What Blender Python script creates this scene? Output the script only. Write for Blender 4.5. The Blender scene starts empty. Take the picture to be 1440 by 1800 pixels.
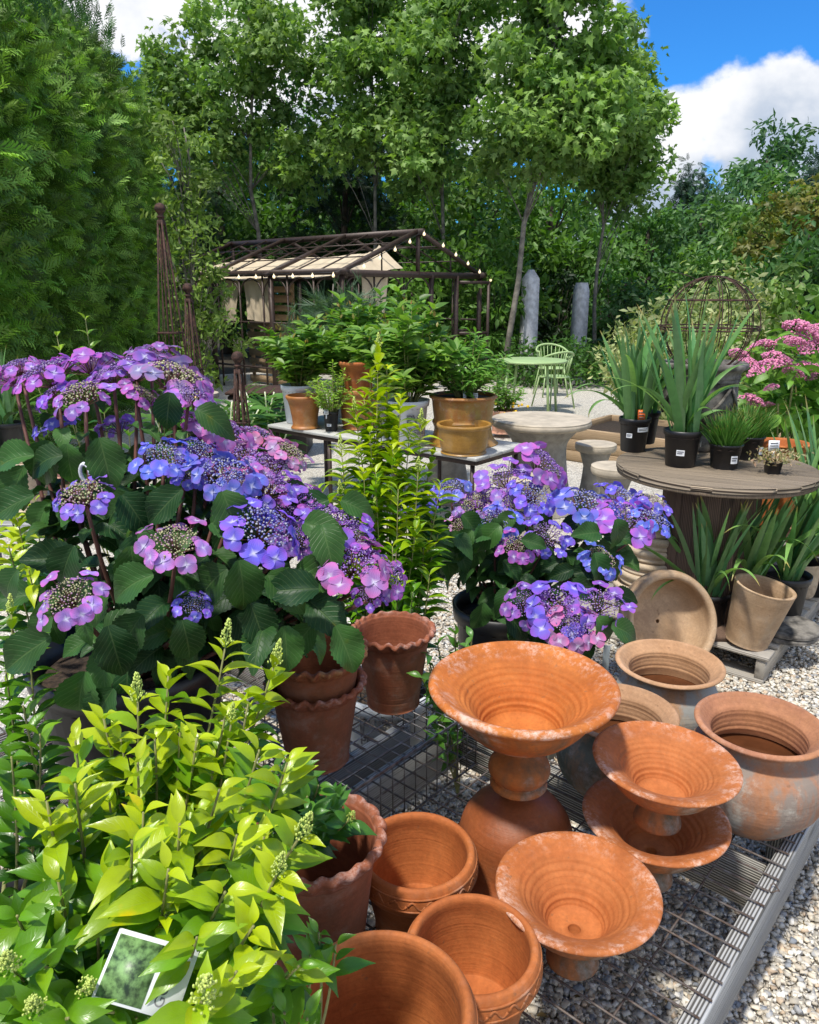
import bpy, math, random
import numpy as np
from mathutils import Vector, Matrix
# ------------------------------------------------------------------ camera, sky, sun, exposure
sc = bpy.context.scene
PITCH = math.radians(16.3); FPX = 1320.0; CH = 1.6
cd = bpy.data.cameras.new('camera'); cam = bpy.data.objects.new('camera', cd); sc.collection.objects.link(cam)
cam.location = (0, 0, CH); cam.rotation_euler = (math.radians(90) - PITCH, 0, 0)
cd.sensor_fit = 'HORIZONTAL'; cd.sensor_width = 36; cd.lens = 36 * FPX / 1440; cd.clip_start = .05; cd.clip_end = 600
sc.camera = cam
SUN_EL, SUN_AZ = math.radians(67), math.radians(-142)      # azimuth from +Y towards +X
SUN_DIR = Vector((math.cos(SUN_EL) * math.sin(SUN_AZ), math.cos(SUN_EL) * math.cos(SUN_AZ), math.sin(SUN_EL)))
sl = bpy.data.lights.new('sun', 'SUN'); sl.energy = 3.6; sl.angle = math.radians(4); sl.color = (1, .95, .86)
so = bpy.data.objects.new('sun', sl); sc.collection.objects.link(so)
so.rotation_euler = SUN_DIR.to_track_quat('Z', 'Y').to_euler()
sc.view_settings.view_transform = 'Standard'; sc.view_settings.look = 'None'
sc.view_settings.exposure = .37; sc.view_settings.gamma = 1
sc.cycles.max_bounces = 8; sc.cycles.transparent_max_bounces = 6; sc.cycles.sample_clamp_indirect = 6
W = bpy.data.worlds.new('World'); sc.world = W; W.use_nodes = True

class NT:
    """short hand for node trees"""
    def __init__(s, nt): s.nt = nt; s.n = nt.nodes; s.l = nt.links
    def new(s, t, ins=None, **kw):
        nd = s.n.new(t)
        for k, v in kw.items(): setattr(nd, k, v)
        for k, v in (ins or {}).items(): s.put(nd.inputs[k], v)
        return nd
    def put(s, sock, v):
        if isinstance(v, bpy.types.NodeSocket): s.l.new(v, sock)
        elif isinstance(v, bpy.types.Node): s.l.new(v.outputs[0], sock)
        else:
            if sock.type == 'RGBA' and len(v) == 3: v = (*v, 1)
            sock.default_value = v
    def m(s, op, a, b=0.0, c=None, clamp=False):
        nd = s.new('ShaderNodeMath', operation=op, use_clamp=clamp); s.put(nd.inputs[0], a); s.put(nd.inputs[1], b)
        if c is not None: s.put(nd.inputs[2], c)
        return nd.outputs[0]
    def mix(s, f, a, b, t='MIX'):
        nd = s.new('ShaderNodeMix', data_type='RGBA', blend_type=t)
        s.put(nd.inputs[0], f); s.put(nd.inputs[6], a); s.put(nd.inputs[7], b); return nd.outputs[2]
    def ss(s, v, lo, hi):
        nd = s.new('ShaderNodeMapRange', interpolation_type='SMOOTHSTEP'); s.put(nd.inputs[0], v)
        s.put(nd.inputs[1], lo); s.put(nd.inputs[2], hi); return nd.outputs[0]
    def noise(s, vec, scale, detail=4, rough=.55, out=0, dist=0):
        nd = s.new('ShaderNodeTexNoise', {'Scale': scale, 'Detail': detail, 'Roughness': rough, 'Distortion': dist})
        if vec is not None: s.put(nd.inputs['Vector'], vec)
        return nd.outputs[out]
    def vmul(s, vec, k):
        nd = s.new('ShaderNodeVectorMath', operation='MULTIPLY'); s.put(nd.inputs[0], vec); nd.inputs[1].default_value = k; return nd.outputs[0]

def sky():
    t = NT(W.node_tree); bg = t.n['Background']; bg.inputs[1].default_value = .15
    s = t.new('ShaderNodeTexSky', sky_type='NISHITA', sun_disc=False, sun_elevation=SUN_EL, sun_rotation=SUN_AZ, dust_density=.5, ozone_density=2.2, air_density=1.0)
    tc = t.new('ShaderNodeTexCoord'); sx = t.new('ShaderNodeSeparateXYZ', {0: tc.outputs['Generated']})
    x, y, z = sx.outputs; yy = t.m('MAXIMUM', y, .02)
    az = t.m('DIVIDE', x, yy); el = t.m('DIVIDE', z, yy)
    cv = t.new('ShaderNodeCombineXYZ', {0: az, 1: t.m('MULTIPLY', el, 1.25)})
    n1 = t.noise(cv, 7.5, 7, .56); n2 = t.noise(cv, 3.2, 5, .5)
    def blob(a, e, wa, we, amp):
        da = t.m('POWER', t.m('DIVIDE', t.m('SUBTRACT', az, a), wa), 2.0); de = t.m('POWER', t.m('DIVIDE', t.m('SUBTRACT', el, e), we), 2.0)
        r = t.m('SUBTRACT', 1.0, t.m('ADD', da, de)); return t.m('ADD', r, t.m('MULTIPLY', t.m('SUBTRACT', n1, .5), amp))
    f = blob(.52, .19, .27, .085, 2.2)
    f = t.m('MAXIMUM', f, blob(.30, .15, .085, .055, 2.4))
    f = t.m('MAXIMUM', f, blob(.33, .075, .2, .05, 2.6))
    f = t.m('MAXIMUM', f, blob(-.36, .31, .16, .05, 4.0))
    f = t.m('MAXIMUM', f, blob(-.02, .27, .30, .14, 2.2))
    f = t.m('MAXIMUM', f, blob(.58, .07, .12, .035, 2.4))
    # unseen broken cloud added behind and beside the viewer for neutral ambient fill
    wide = t.noise(tc.outputs['Generated'], 2.6, 5, .55); back = t.m('MULTIPLY', t.ss(wide, .36, .60), t.ss(y, .35, -.1)); f = f
    mask = t.ss(f, 0.0, .34)
    mask = t.m('MAXIMUM', t.m('MULTIPLY', mask, t.ss(y, .05, .2)), back)
    # cloud bodies: bright tops, greyer bases
    sh = t.m('ADD', t.m('MULTIPLY', t.m('SUBTRACT', el, .16), 6.0), t.m('MULTIPLY', t.m('SUBTRACT', n2, .5), 4.5))
    sh = t.m('ADD', sh, t.m('MULTIPLY', t.m('SUBTRACT', n1, .5), 1.8))
    cl = t.mix(t.ss(sh, -.35, .55), (2.5, 3.0, 3.8), (5.3, 5.35, 5.5))
    deep = t.mix(1.0, s.outputs[0], (.16, .56, 1.0), 'MULTIPLY')
    t.put(bg.inputs[0], t.mix(mask, deep, cl))
sky()

# ------------------------------------------------------------------ geometry helpers
R = random.Random(7); RN = np.random.default_rng(7)
cP, sP = math.cos(PITCH), math.sin(PITCH)
def PZ(x, y, Z):            # pixel of the photograph + depth along the view axis -> world
    a = (x - 720) / FPX * Z; b = (900 - y) / FPX * Z
    return np.array([a, Z * cP + b * sP, CH - Z * sP + b * cP])
def PH(x, y, z):            # pixel + world height -> world
    a = (x - 720) / FPX; b = (900 - y) / FPX; k = (z - CH) / (-sP + b * cP)
    return np.array([a * k, (cP + b * sP) * k, z])
def PY(x, y, Y):
    a = (x - 720) / FPX; b = (900 - y) / FPX; k = Y / (cP + b * sP)
    return np.array([a * k, Y, CH + (-sP + b * cP) * k])
def nrm(v):
    v = np.asarray(v, float); return v / np.maximum(np.linalg.norm(v, axis=-1, keepdims=True), 1e-9)

class G:
    def __init__(s): s.V = []; s.U = []; s.C = []; s.F = {3: [], 4: []}; s.M = {3: [], 4: []}; s.n = 0
    def add(s, V, F, uv=None, col=(1, 1, 1), mi=0):
        V = np.asarray(V, float).reshape(-1, 3); k = len(V)
        s.V.append(V); s.U.append(np.zeros((k, 3)) if uv is None else np.asarray(uv, float).reshape(-1, 3))
        c = np.asarray(col, float); s.C.append(np.tile(c, (k, 1)) if c.ndim == 1 else c)
        fs = F if isinstance(F, list) else [F]
        for f in fs:
            f = np.asarray(f, int)
            if f.size == 0: continue
            s.F[f.shape[1]].append(f + s.n); s.M[f.shape[1]].append(np.full(len(f), mi))
        s.n += k
    def mesh(s, name, mats, origin=(0, 0, 0), smooth=True):
        me = bpy.data.meshes.new(name)
        if not s.V: return me
        V = np.concatenate(s.V) - np.asarray(origin, float); U = np.concatenate(s.U); C = np.concatenate(s.C)
        loops = []; starts = []; mis = []; p = 0
        for k in (4, 3):
            if s.F[k]:
                f = np.concatenate(s.F[k]); loops.append(f.ravel()); starts.append(p + np.arange(len(f)) * k); p += f.size
                mis.append(np.concatenate(s.M[k]))
        loops = np.concatenate(loops); starts = np.concatenate(starts); mis = np.concatenate(mis)
        me.vertices.add(len(V)); me.vertices.foreach_set('co', V.astype(np.float32).ravel())
        me.loops.add(len(loops)); me.loops.foreach_set('vertex_index', loops.astype(np.int32))
        me.polygons.add(len(starts)); me.polygons.foreach_set('loop_start', starts.astype(np.int32))
        me.polygons.foreach_set('material_index', mis.astype(np.int32))
        if smooth: me.polygons.foreach_set('use_smooth', np.ones(len(starts), bool))
        a = me.attributes.new('uvp', 'FLOAT_VECTOR', 'POINT'); a.data.foreach_set('vector', U.astype(np.float32).ravel())
        a = me.attributes.new('col', 'FLOAT_COLOR', 'POINT'); a.data.foreach_set('color', np.concatenate([C, np.ones((len(C), 1))], 1).astype(np.float32).ravel())
        for m_ in (mats if isinstance(mats, (list, tuple)) else [mats]): me.materials.append(m_)
        me.update(calc_edges=True); me.validate(); return me
    def build(s, name, mats, parent=None, smooth=True, origin=None):
        if origin is None: origin = tuple(parent['_o']) if parent is not None and '_o' in parent else (0, 0, 0)
        me = s.mesh(name, mats, origin, smooth); o = bpy.data.objects.new(name, me); sc.collection.objects.link(o)
        if parent is not None: o.parent = parent
        return o

def tag(o, label=None, cat=None, group=None, kind=None):
    if label: o['label'] = label
    if cat: o['category'] = cat
    if group: o['group'] = group
    if kind: o['kind'] = kind
    return o
def thing(name, label, cat, loc=(0, 0, 0), group=None):
    """Empty at the thing's base; children are given in world coordinates and shifted by '_o'"""
    o = bpy.data.objects.new(name, None); sc.collection.objects.link(o); o.location = loc; o.empty_display_size = .1
    o['_o'] = [float(v) for v in loc]; return tag(o, label, cat, group)
def dup(root, loc, rz=0, label=None, scale=1):
    r = root.copy(); sc.collection.objects.link(r); r.location = loc; r.rotation_euler = (0, 0, rz); r.scale = (scale,) * 3
    if label: r['label'] = label
    for ch in list(root.children):
        c = ch.copy(); sc.collection.objects.link(c); c.parent = r
        for g_ in ch.children:
            d = g_.copy(); sc.collection.objects.link(d); d.parent = c
    return r

BF = np.array([[0, 3, 2, 1], [4, 5, 6, 7], [0, 1, 5, 4], [1, 2, 6, 5], [2, 3, 7, 6], [3, 0, 4, 7]])
def box(g, c, size, ax=None, col=(1, 1, 1), mi=0, bev=.0):
    """box with axes ax (3x3 rows); long axis first in uvp; bevelled when bev>0"""
    c = np.asarray(c, float); h = np.asarray(size, float) / 2
    A = np.eye(3) if ax is None else np.asarray(ax, float)
    sd = R.uniform(0, 50)
    if bev <= 0:
        L = np.array([[-1, -1, -1], [1, -1, -1], [1, 1, -1], [-1, 1, -1], [-1, -1, 1], [1, -1, 1], [1, 1, 1], [-1, 1, 1]]) * h; F = BF
        Fs = [F]
    else:
        b = min(bev, min(h) * .6); P_ = []; idx = {}
        for sx in (-1, 1):
            for sy in (-1, 1):
                for sz in (-1, 1):
                    for k in range(3):
                        v = np.array([sx, sy, sz]) * h
                        for q in range(3):
                            if q != k: v[q] -= np.sign(v[q]) * b
                        idx[(sx, sy, sz, k)] = len(P_); P_.append(v)
        L = np.array(P_); Q = []; T = []
        for k in range(3):
            i, j = [(1, 2), (2, 0), (0, 1)][k]
            for s_ in (-1, 1):
                q = []
                for a, b_ in ((-1, -1), (1, -1), (1, 1), (-1, 1)):
                    t = [0, 0, 0]; t[k] = s_; t[i] = a; t[j] = b_; q.append(idx[(*t, k)])
                Q.append(q if s_ > 0 else q[::-1])
        for k in range(3):      # edges along k
            i, j = [(1, 2), (2, 0), (0, 1)][k]
            for a in (-1, 1):
                for b_ in (-1, 1):
                    lo = [0, 0, 0]; lo[i] = a; lo[j] = b_; hi = lo[:]; lo[k] = -1; hi[k] = 1
                    q = [idx[(*lo, i)], idx[(*hi, i)], idx[(*hi, j)], idx[(*lo, j)]]
                    Q.append(q if a * b_ < 0 else q[::-1])
        for sx in (-1, 1):
            for sy in (-1, 1):
                for sz in (-1, 1):
                    t = [idx[(sx, sy, sz, k)] for k in range(3)]; T.append(t if sx * sy * sz > 0 else t[::-1])
        Fs = [np.array(Q), np.array(T)]
    o = np.argsort(-np.asarray(size)); uv = L[:, o] + sd
    g.add(L @ A + c, Fs, uv, col, mi)
def beam(g, p0, p1, w, h, up=(0, 0, 1), col=(1, 1, 1), mi=0, bev=.0):
    p0 = np.asarray(p0, float); p1 = np.asarray(p1, float); d = p1 - p0; L = np.linalg.norm(d); d = d / L
    s_ = np.cross(d, up); s_ = nrm(s_) if np.linalg.norm(s_) > 1e-6 else np.array([1., 0, 0]); u = np.cross(s_, d)
    box(g, (p0 + p1) / 2, (L, w, h), [d, s_, u], col, mi, bev)
def tube(g, pts, rad, n=6, col=(1, 1, 1), mi=0, cap=True, closed=False):
    P_ = np.asarray(pts, float); k = len(P_); r = np.broadcast_to(np.asarray(rad, float), (k,))
    T = np.gradient(P_, axis=0) if not closed else np.roll(P_, -1, 0) - np.roll(P_, 1, 0); T = nrm(T)
    ref = np.array([0, 0, 1.]) if abs(T[0][2]) < .9 else np.array([1., 0, 0])
    A = []
    a = nrm(np.cross(T[0], ref))
    for i in range(k):
        a = nrm(a - T[i] * np.dot(a, T[i])); A.append(a)
    A = np.array(A); B = np.cross(T, A); th = np.arange(n) / n * 2 * math.pi
    V = P_[:, None] + r[:, None, None] * (np.cos(th)[None, :, None] * A[:, None] + np.sin(th)[None, :, None] * B[:, None])
    V = V.reshape(-1, 3); F = []
    i = np.arange(k if closed else k - 1)[:, None]; j = np.arange(n)[None]; i2 = (i + 1) % k; j2 = (j + 1) % n
    F = np.stack([i * n + j, i * n + j2, i2 * n + j2, i2 * n + j], -1).reshape(-1, 4)
    ln = np.concatenate([[0], np.cumsum(np.linalg.norm(np.diff(P_, axis=0), axis=1))])
    uv = np.stack([np.repeat(ln, n), np.tile(th, k) * .05, np.zeros(k * n)], -1)
    Fs = [F]
    if cap and not closed:
        V = np.concatenate([V, P_[:1], P_[-1:]]); uv = np.concatenate([uv, uv[:1], uv[-1:]])
        jj = np.arange(n); a0 = np.stack([np.full(n, k * n), (jj + 1) % n, jj], -1); b0 = np.stack([np.full(n, k * n + 1), (k - 1) * n + jj, (k - 1) * n + (jj + 1) % n], -1)
        Fs.append(np.concatenate([a0, b0]))
    g.add(V, Fs, uv, col, mi)
def curve(p0, p1, sag=0, n=8, side=(0, 0, 0)):
    p0 = np.asarray(p0, float); p1 = np.asarray(p1, float); t = np.linspace(0, 1, n)[:, None]
    return p0 + (p1 - p0) * t + np.array([0, 0, 1.]) * (sag * 4 * t * (1 - t)) + np.asarray(side) * 4 * t * (1 - t)
def lathe(g, prof, c=(0, 0, 0), n=72, M=None, mi=0, wav=None, jit=.0, tint=None):
    """prof: rows (r, z, R, G, B): colour attribute = (rim mask, outside mask, free)"""
    pr = np.array([list(p) + [0] * (5 - len(p)) for p in prof], float); k = len(pr)
    th = np.arange(n) / n * 2 * math.pi
    r = np.repeat(pr[:, 0:1], n, 1); z = np.repeat(pr[:, 1:2], n, 1)
    if jit: r = r * (1 + jit * np.sin(2 * th + 1)[None]); 
    if wav:
        kk, az, ar = wav; w = pr[:, 4:5]; ph = kk * th + .9 * np.sin(2 * th + 1) + .4 * np.sin(5 * th); am = 1 + .3 * np.sin(3 * th + .5) + .2 * np.sin(7 * th); z = z + w * az * (am * np.sin(ph))[None]; r = r + w * ar * (am * np.cos(ph + .6))[None]
    V = np.stack([r * np.cos(th), r * np.sin(th), z], -1).reshape(-1, 3)
    if M is not None: V = V @ np.asarray(M, float).T
    V = V + np.asarray(c, float)
    i = np.arange(k - 1)[:, None]; j = np.arange(n)[None]; j2 = (j + 1) % n
    F = np.stack([i * n + j, i * n + j2, (i + 1) * n + j2, (i + 1) * n + j], -1).reshape(-1, 4)
    col = np.repeat(pr[:, 2:5], n, 0) if tint is None else np.tile(np.array(tint, float), (k * n, 1)); uv = np.stack([np.repeat(pr[:, 1], n), np.tile(th, k), np.repeat(pr[:, 0], n)], -1)
    g.add(V, F, uv, col, mi)
def smoothprof(pts, per=5):
    """Catmull-Rom through the profile points"""
    p = np.array([list(q) + [0] * (5 - len(q)) for q in pts], float); out = []
    for i in range(len(p) - 1):
        a, b, c_, d = p[max(i - 1, 0)], p[i], p[i + 1], p[min(i + 2, len(p) - 1)]
        for t in np.arange(per) / per:
            v = .5 * ((2 * b) + (-a + c_) * t + (2 * a - 5 * b + 4 * c_ - d) * t * t + (-a + 3 * b - 3 * c_ + d) * t ** 3)
            v[2:] = b[2:] + (c_[2:] - b[2:]) * t; v[0] = max(v[0], 0); out.append(v)
    out.append(p[-1]); return out
def rot(axis, deg): return np.array(Matrix.Rotation(math.radians(deg), 3, axis))

# leaf templates: local x = across, y = along, z = normal
def leaf_tpl(nl, nw, wf, fold=.15, bend=.25, serr=0, wave=0, tip=0):
    V = []; U = []
    for i in range(nl + 1):
        t = i / nl; w = wf(t)
        for j in range(-nw, nw + 1):
            u = j / max(nw, 1); ww = w * (1 + (serr * (1 if i % 2 else -1) if abs(j) == nw else 0))
            V.append((u * ww, t - bend * .25 * t * t, fold * abs(u) * w - bend * t * t + wave * math.sin(t * 9 + 1.5 * (j > 0)) * abs(u) * w)); U.append((u, t, w))
    m_ = 2 * nw + 1; F = [(i * m_ + j, i * m_ + j + 1, (i + 1) * m_ + j + 1, (i + 1) * m_ + j) for i in range(nl) for j in range(m_ - 1)]
    return np.array(V), np.array(F), np.array(U)
w_ell = lambda t: .215 * math.sin(math.pi * min(max(t, 0.03), .985) ** .85) ** (.8 + .55 * t) * (1.1 - .25 * t) + .003
w_ovt = lambda t: .325 * (math.sin(math.pi * min(max(t, .02), .985) ** .82)) ** .75 + .004
w_nar = lambda t: .12 * math.sin(math.pi * min(max(t, .03), .99)) ** .8 + .003
w_pet = lambda t: .50 * (math.sin(math.pi * min(max(t, .02), .97) ** 1.25)) ** .6 + .01
T_PRV = [leaf_tpl(7, 1, w_ell, f_, b) for f_, b in ((.5, .3), (.75, .12), (.35, .55), (.6, .4))]
T_HYD = [leaf_tpl(22, 3, w_ovt, f_, b, .05, w_) for f_, b, w_ in ((.45, .5, .16), (.6, .25, .2), (.3, .8, .12), (.7, .6, .15))]
T_SHR = [leaf_tpl(4, 1, w_ell, f_, b) for f_, b in ((.25, .3), (.4, .12))]
T_NAR = [leaf_tpl(4, 1, w_nar, .2, b) for b in (.15, .45)]
T_SML = [leaf_tpl(2, 1, w_ell, .25, .15)]
def star_tpl():
    o = [(0, 0), (.16, .06), (.5, .02), (.3, .2), (.56, .5), (.26, .46), (0, 1.0), (-.26, .46), (-.56, .5), (-.3, .2), (-.5, .02), (-.16, .06)]
    V = [(0, .3, .03)] + [(x, y, -.22 * abs(x) - .12 * y * y) for x, y in o]
    return np.array(V), np.array([(0, i + 1, (i + 1) % 12 + 1) for i in range(12)]), np.array([(v[0], v[1], 0) for v in V])
T_MAP = [star_tpl()]
def frond_tpl(k=6, seed=1):
    r = random.Random(seed); V = []; F = []; U = []
    def q(a, b, w):
        a = np.array(a); b = np.array(b); d = b - a; s_ = nrm(np.array([-d[1], d[0], 0])) * w; i = len(V)
        m_ = (a + b) / 2 + np.array([0, 0, .015]); V.extend([a, m_ + s_, b, m_ - s_]); F.append((i, i + 3, i + 2, i + 1)); U.extend([(0, a[1], 0)] * 4)
    q((0, 0, 0), (0, 1, -.12), .03)
    for i in range(k):
        t = .12 + .8 * i / k; L = .42 * (1 - t * .6)
        for s_ in (-1, 1):
            e = (s_ * L * .62 + r.uniform(-.04, .04), t + L * .85, -.1 * t - .06 - r.uniform(0, .1)); b = (0, t, -.08 * t); q(b, e, .034)
            for f_ in (.45, .72):
                m_ = (b[0] + (e[0] - b[0]) * f_, b[1] + (e[1] - b[1]) * f_, b[2] + (e[2] - b[2]) * f_)
                q(m_, (m_[0] + s_ * L * .3, m_[1] + L * .12, m_[2] - .03), .024)
    return np.array(V), np.array(F), np.array(U)
T_FRN = [frond_tpl(6, 1), frond_tpl(5, 2)]
def needle_tpl():
    V = []; F = []; r = random.Random(4)
    for i in range(9):
        a = r.uniform(0, 6.28); t = i / 9 * .6; d = np.array([math.cos(a) * .35, .6, math.sin(a) * .35]); b = np.array([0, t, 0]); s_ = np.array([.02, 0, .01]); k = len(V)
        V += [b - s_, b + s_, b + d]; F.append((k, k + 1, k + 2))
    return np.array(V), np.array(F), np.zeros((27, 3))
T_NDL = [needle_tpl()]

def inst(g, tpls, P_, D, N, S, col, mi=0):
    """scatter leaf templates: positions, length dirs, normals, sizes, colours"""
    P_ = np.asarray(P_, float).reshape(-1, 3); n = len(P_)
    if n == 0: return
    D = nrm(np.broadcast_to(D, (n, 3))); N = np.broadcast_to(N, (n, 3)); B = np.cross(D, N)
    bad = np.linalg.norm(B, axis=1) < 1e-4; B[bad] = (1, 0, 0); B = nrm(B); N = np.cross(B, D)
    S = np.broadcast_to(np.asarray(S, float), (n,)); col = np.broadcast_to(np.asarray(col, float), (n, 3))
    ch = RN.integers(0, len(tpls), n)
    for k, (tv, tf, tu) in enumerate(tpls):
        I = np.where(ch == k)[0]; m_ = len(I)
        if not m_: continue
        V = P_[I][:, None] + S[I][:, None, None] * (tv[None, :, 0:1] * B[I][:, None] + tv[None, :, 1:2] * D[I][:, None] + tv[None, :, 2:3] * N[I][:, None])
        F = (tf[None] + (np.arange(m_) * len(tv))[:, None, None]).reshape(-1, tf.shape[1])
        uv = np.tile(tu, (m_, 1)); uv[:, 2] = np.repeat(RN.random(m_), len(tv))
        g.add(V.reshape(-1, 3), F, uv, np.repeat(col[I], len(tv), 0), mi)
def rdir(n, up=.0):
    v = RN.normal(size=(n, 3)); v[:, 2] += up; return nrm(v)
def cvar(n, a, b, v=.12):
    t = RN.random((n, 1)); c = np.asarray(a) * (1 - t) + np.asarray(b) * t; return c * (1 + v * RN.normal(size=(n, 1))).clip(.5, 1.6)

# ------------------------------------------------------------------ materials
def newmat(name):
    m_ = bpy.data.materials.new(name); m_.use_nodes = True; t = NT(m_.node_tree); return m_, t, t.n['Principled BSDF']
def attr(t, n, o='Color'): return t.new('ShaderNodeAttribute', attribute_name=n).outputs[o]
def bump(t, b, h, s_=.3, d=.01):
    nd = t.new('ShaderNodeBump', {'Strength': s_, 'Distance': d, 'Height': h}); t.put(b.inputs['Normal'], nd.outputs[0]); return nd
def leafmat(name, tr=.35, rough=.42, vein=0, tint=(1, 1, 1), spec=.4, tip=0):
    m_, t, b = newmat(name); c = attr(t, 'col'); uv = attr(t, 'uvp', 'Vector'); sx = t.new('ShaderNodeSeparateXYZ', {0: uv})
    ob = t.new('ShaderNodeTexCoord').outputs['Object']
    n1 = t.noise(ob, 30, 3); c = t.mix(.5, c, t.mix(n1, (.25, .25, .25), (1.5, 1.5, 1.5)), 'MULTIPLY')
    if tint != (1, 1, 1): c = t.mix(1.0, c, tint, 'MULTIPLY')
    if tip: c = t.mix(t.m('MULTIPLY', t.ss(t.m('ADD', sx.outputs[1], t.m('MULTIPLY', t.noise(ob, 9, 2), .2)), .98, 1.08), .85), c, (.42, .30, .10)); st = t.noise(t.vmul(uv, (9, .4, 3)), 1, 3); c = t.mix(.35, c, t.mix(st, (.5, .5, .5), (1.5, 1.5, 1.5)), 'MULTIPLY')
    if vein:
        au = t.m('ABSOLUTE', sx.outputs[0])
        rib = t.m('SUBTRACT', 1.0, t.ss(au, .0, .07))
        ph = t.m('SUBTRACT', t.m('MULTIPLY', sx.outputs[1], 9.0), t.m('MULTIPLY', au, 3.2))
        sv = t.ss(t.m('ABSOLUTE', t.m('SUBTRACT', t.m('FRACT', ph), .5)), .38, .5)
        vv = t.m('MAXIMUM', rib, t.m('MULTIPLY', sv, .7))
        c = t.mix(t.m('MULTIPLY', vv, .22 * min(vein, 1)), c, (.30, .42, .16)); c = t.mix(t.ss(t.noise(ob, 14, 4, .6), .62, .74), c, t.mix(1.0, c, (1.9, 1.15, .5), 'MULTIPLY'))
        vor = t.new('ShaderNodeTexVoronoi', {'Scale': 260.0, 'Vector': ob})
        hgt = t.m('ADD', t.m('MULTIPLY', vv, -1.0), t.m('MULTIPLY', t.noise(ob, 120, 2), .5))
        nb = bump(t, b, hgt, .5 * vein, .003)
    t.put(b.inputs['Base Color'], c); b.inputs['Roughness'].default_value = rough; b.inputs['Specular IOR Level'].default_value = spec
    tl = t.new('ShaderNodeBsdfTranslucent', {0: t.mix(1.0, c, (1.35, 1.5, .55), 'MULTIPLY')})
    mx = t.new('ShaderNodeMixShader', {0: tr, 1: b.outputs[0], 2: tl.outputs[0]}); t.put(t.n['Material Output'].inputs[0], mx.outputs[0]); return m_
M_LEAF = leafmat('tree_leaf', .35, .5); M_GLEAF = leafmat('privet_leaf', .26, .3, .3, spec=.5); M_HLEAF = leafmat('hydrangea_leaf', .14, .45, .7, spec=.28)
M_IRIS = leafmat('iris_leaf', .25, .45, 0, tip=1); M_SHR = leafmat('shrub_leaf', .35, .4, .25); M_FROND = leafmat('frond', .3, .55)
def simple(name, col, rough=.5, metal=0, var=.25, scale=20, bmp=0, spec=.5, var2=None, usecol=False):
    m_, t, b = newmat(name); ob = t.new('ShaderNodeTexCoord').outputs['Object']; n1 = t.noise(ob, scale, 5, .6)
    c2 = var2 or tuple(v * (1 - var) for v in col); c1 = tuple(min(v * (1 + var * .6), 1) for v in col)
    c = t.mix(t.ss(n1, .3, .7), c2, c1)
    if usecol: c = t.mix(1.0, c, attr(t, 'col'), 'MULTIPLY')
    t.put(b.inputs['Base Color'], c); b.inputs['Roughness'].default_value = rough; b.inputs['Metallic'].default_value = metal; b.inputs['Specular IOR Level'].default_value = spec
    if bmp: bump(t, b, t.noise(ob, scale * 4, 4), bmp, .004)
    return m_
def petalmat():
    m_, t, b = newmat('petal'); uv = attr(t, 'uvp', 'Vector'); sx = t.new('ShaderNodeSeparateXYZ', {0: uv}); c = attr(t, 'col')
    oi = t.new('ShaderNodeObjectInfo'); ob = t.new('ShaderNodeTexCoord').outputs['Object']
    c = t.mix(1.0, c, oi.outputs['Color'], 'MULTIPLY')
    rad = sx.outputs[1]; cen = t.m('SUBTRACT', 1.0, t.ss(rad, .0, .30))
    edge = t.ss(rad, .35, 1.0)
    c2 = t.mix(t.m('MULTIPLY', edge, .6), c, t.mix(1.0, c, (1.9, .75, 1.0), 'MULTIPLY'))
    c3 = t.mix(t.m('MULTIPLY', cen, .75), c2, (.85, .85, .95))
    ph = t.m('ABSOLUTE', t.m('SUBTRACT', t.m('FRACT', t.m('ADD', t.m('MULTIPLY', t.m('ABSOLUTE', sx.outputs[0]), 4.0), t.m('MULTIPLY', rad, 1.0))), .5))
    n_ = t.noise(ob, 90, 2); c3 = t.mix(.25, c3, t.mix(n_, (.5, .5, .5), (1.4, 1.4, 1.4)), 'MULTIPLY')
    t.put(b.inputs['Base Color'], c3); b.inputs['Roughness'].default_value = .55; b.inputs['Specular IOR Level'].default_value = .25
    bump(t, b, ph, .35, .002)
    tl = t.new('ShaderNodeBsdfTranslucent', {0: c3}); mx = t.new('ShaderNodeMixShader', {0: .3, 1: b.outputs[0], 2: tl.outputs[0]}); t.put(t.n['Material Output'].inputs[0], mx.outputs[0]); return m_
M_PET = petalmat()
def budmat():
    m_, t, b = newmat('buds'); oi = t.new('ShaderNodeObjectInfo'); c = attr(t, 'col')
    t.put(b.inputs['Base Color'], c); b.inputs['Roughness'].default_value = .5; return m_
M_BUD = budmat()
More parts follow.
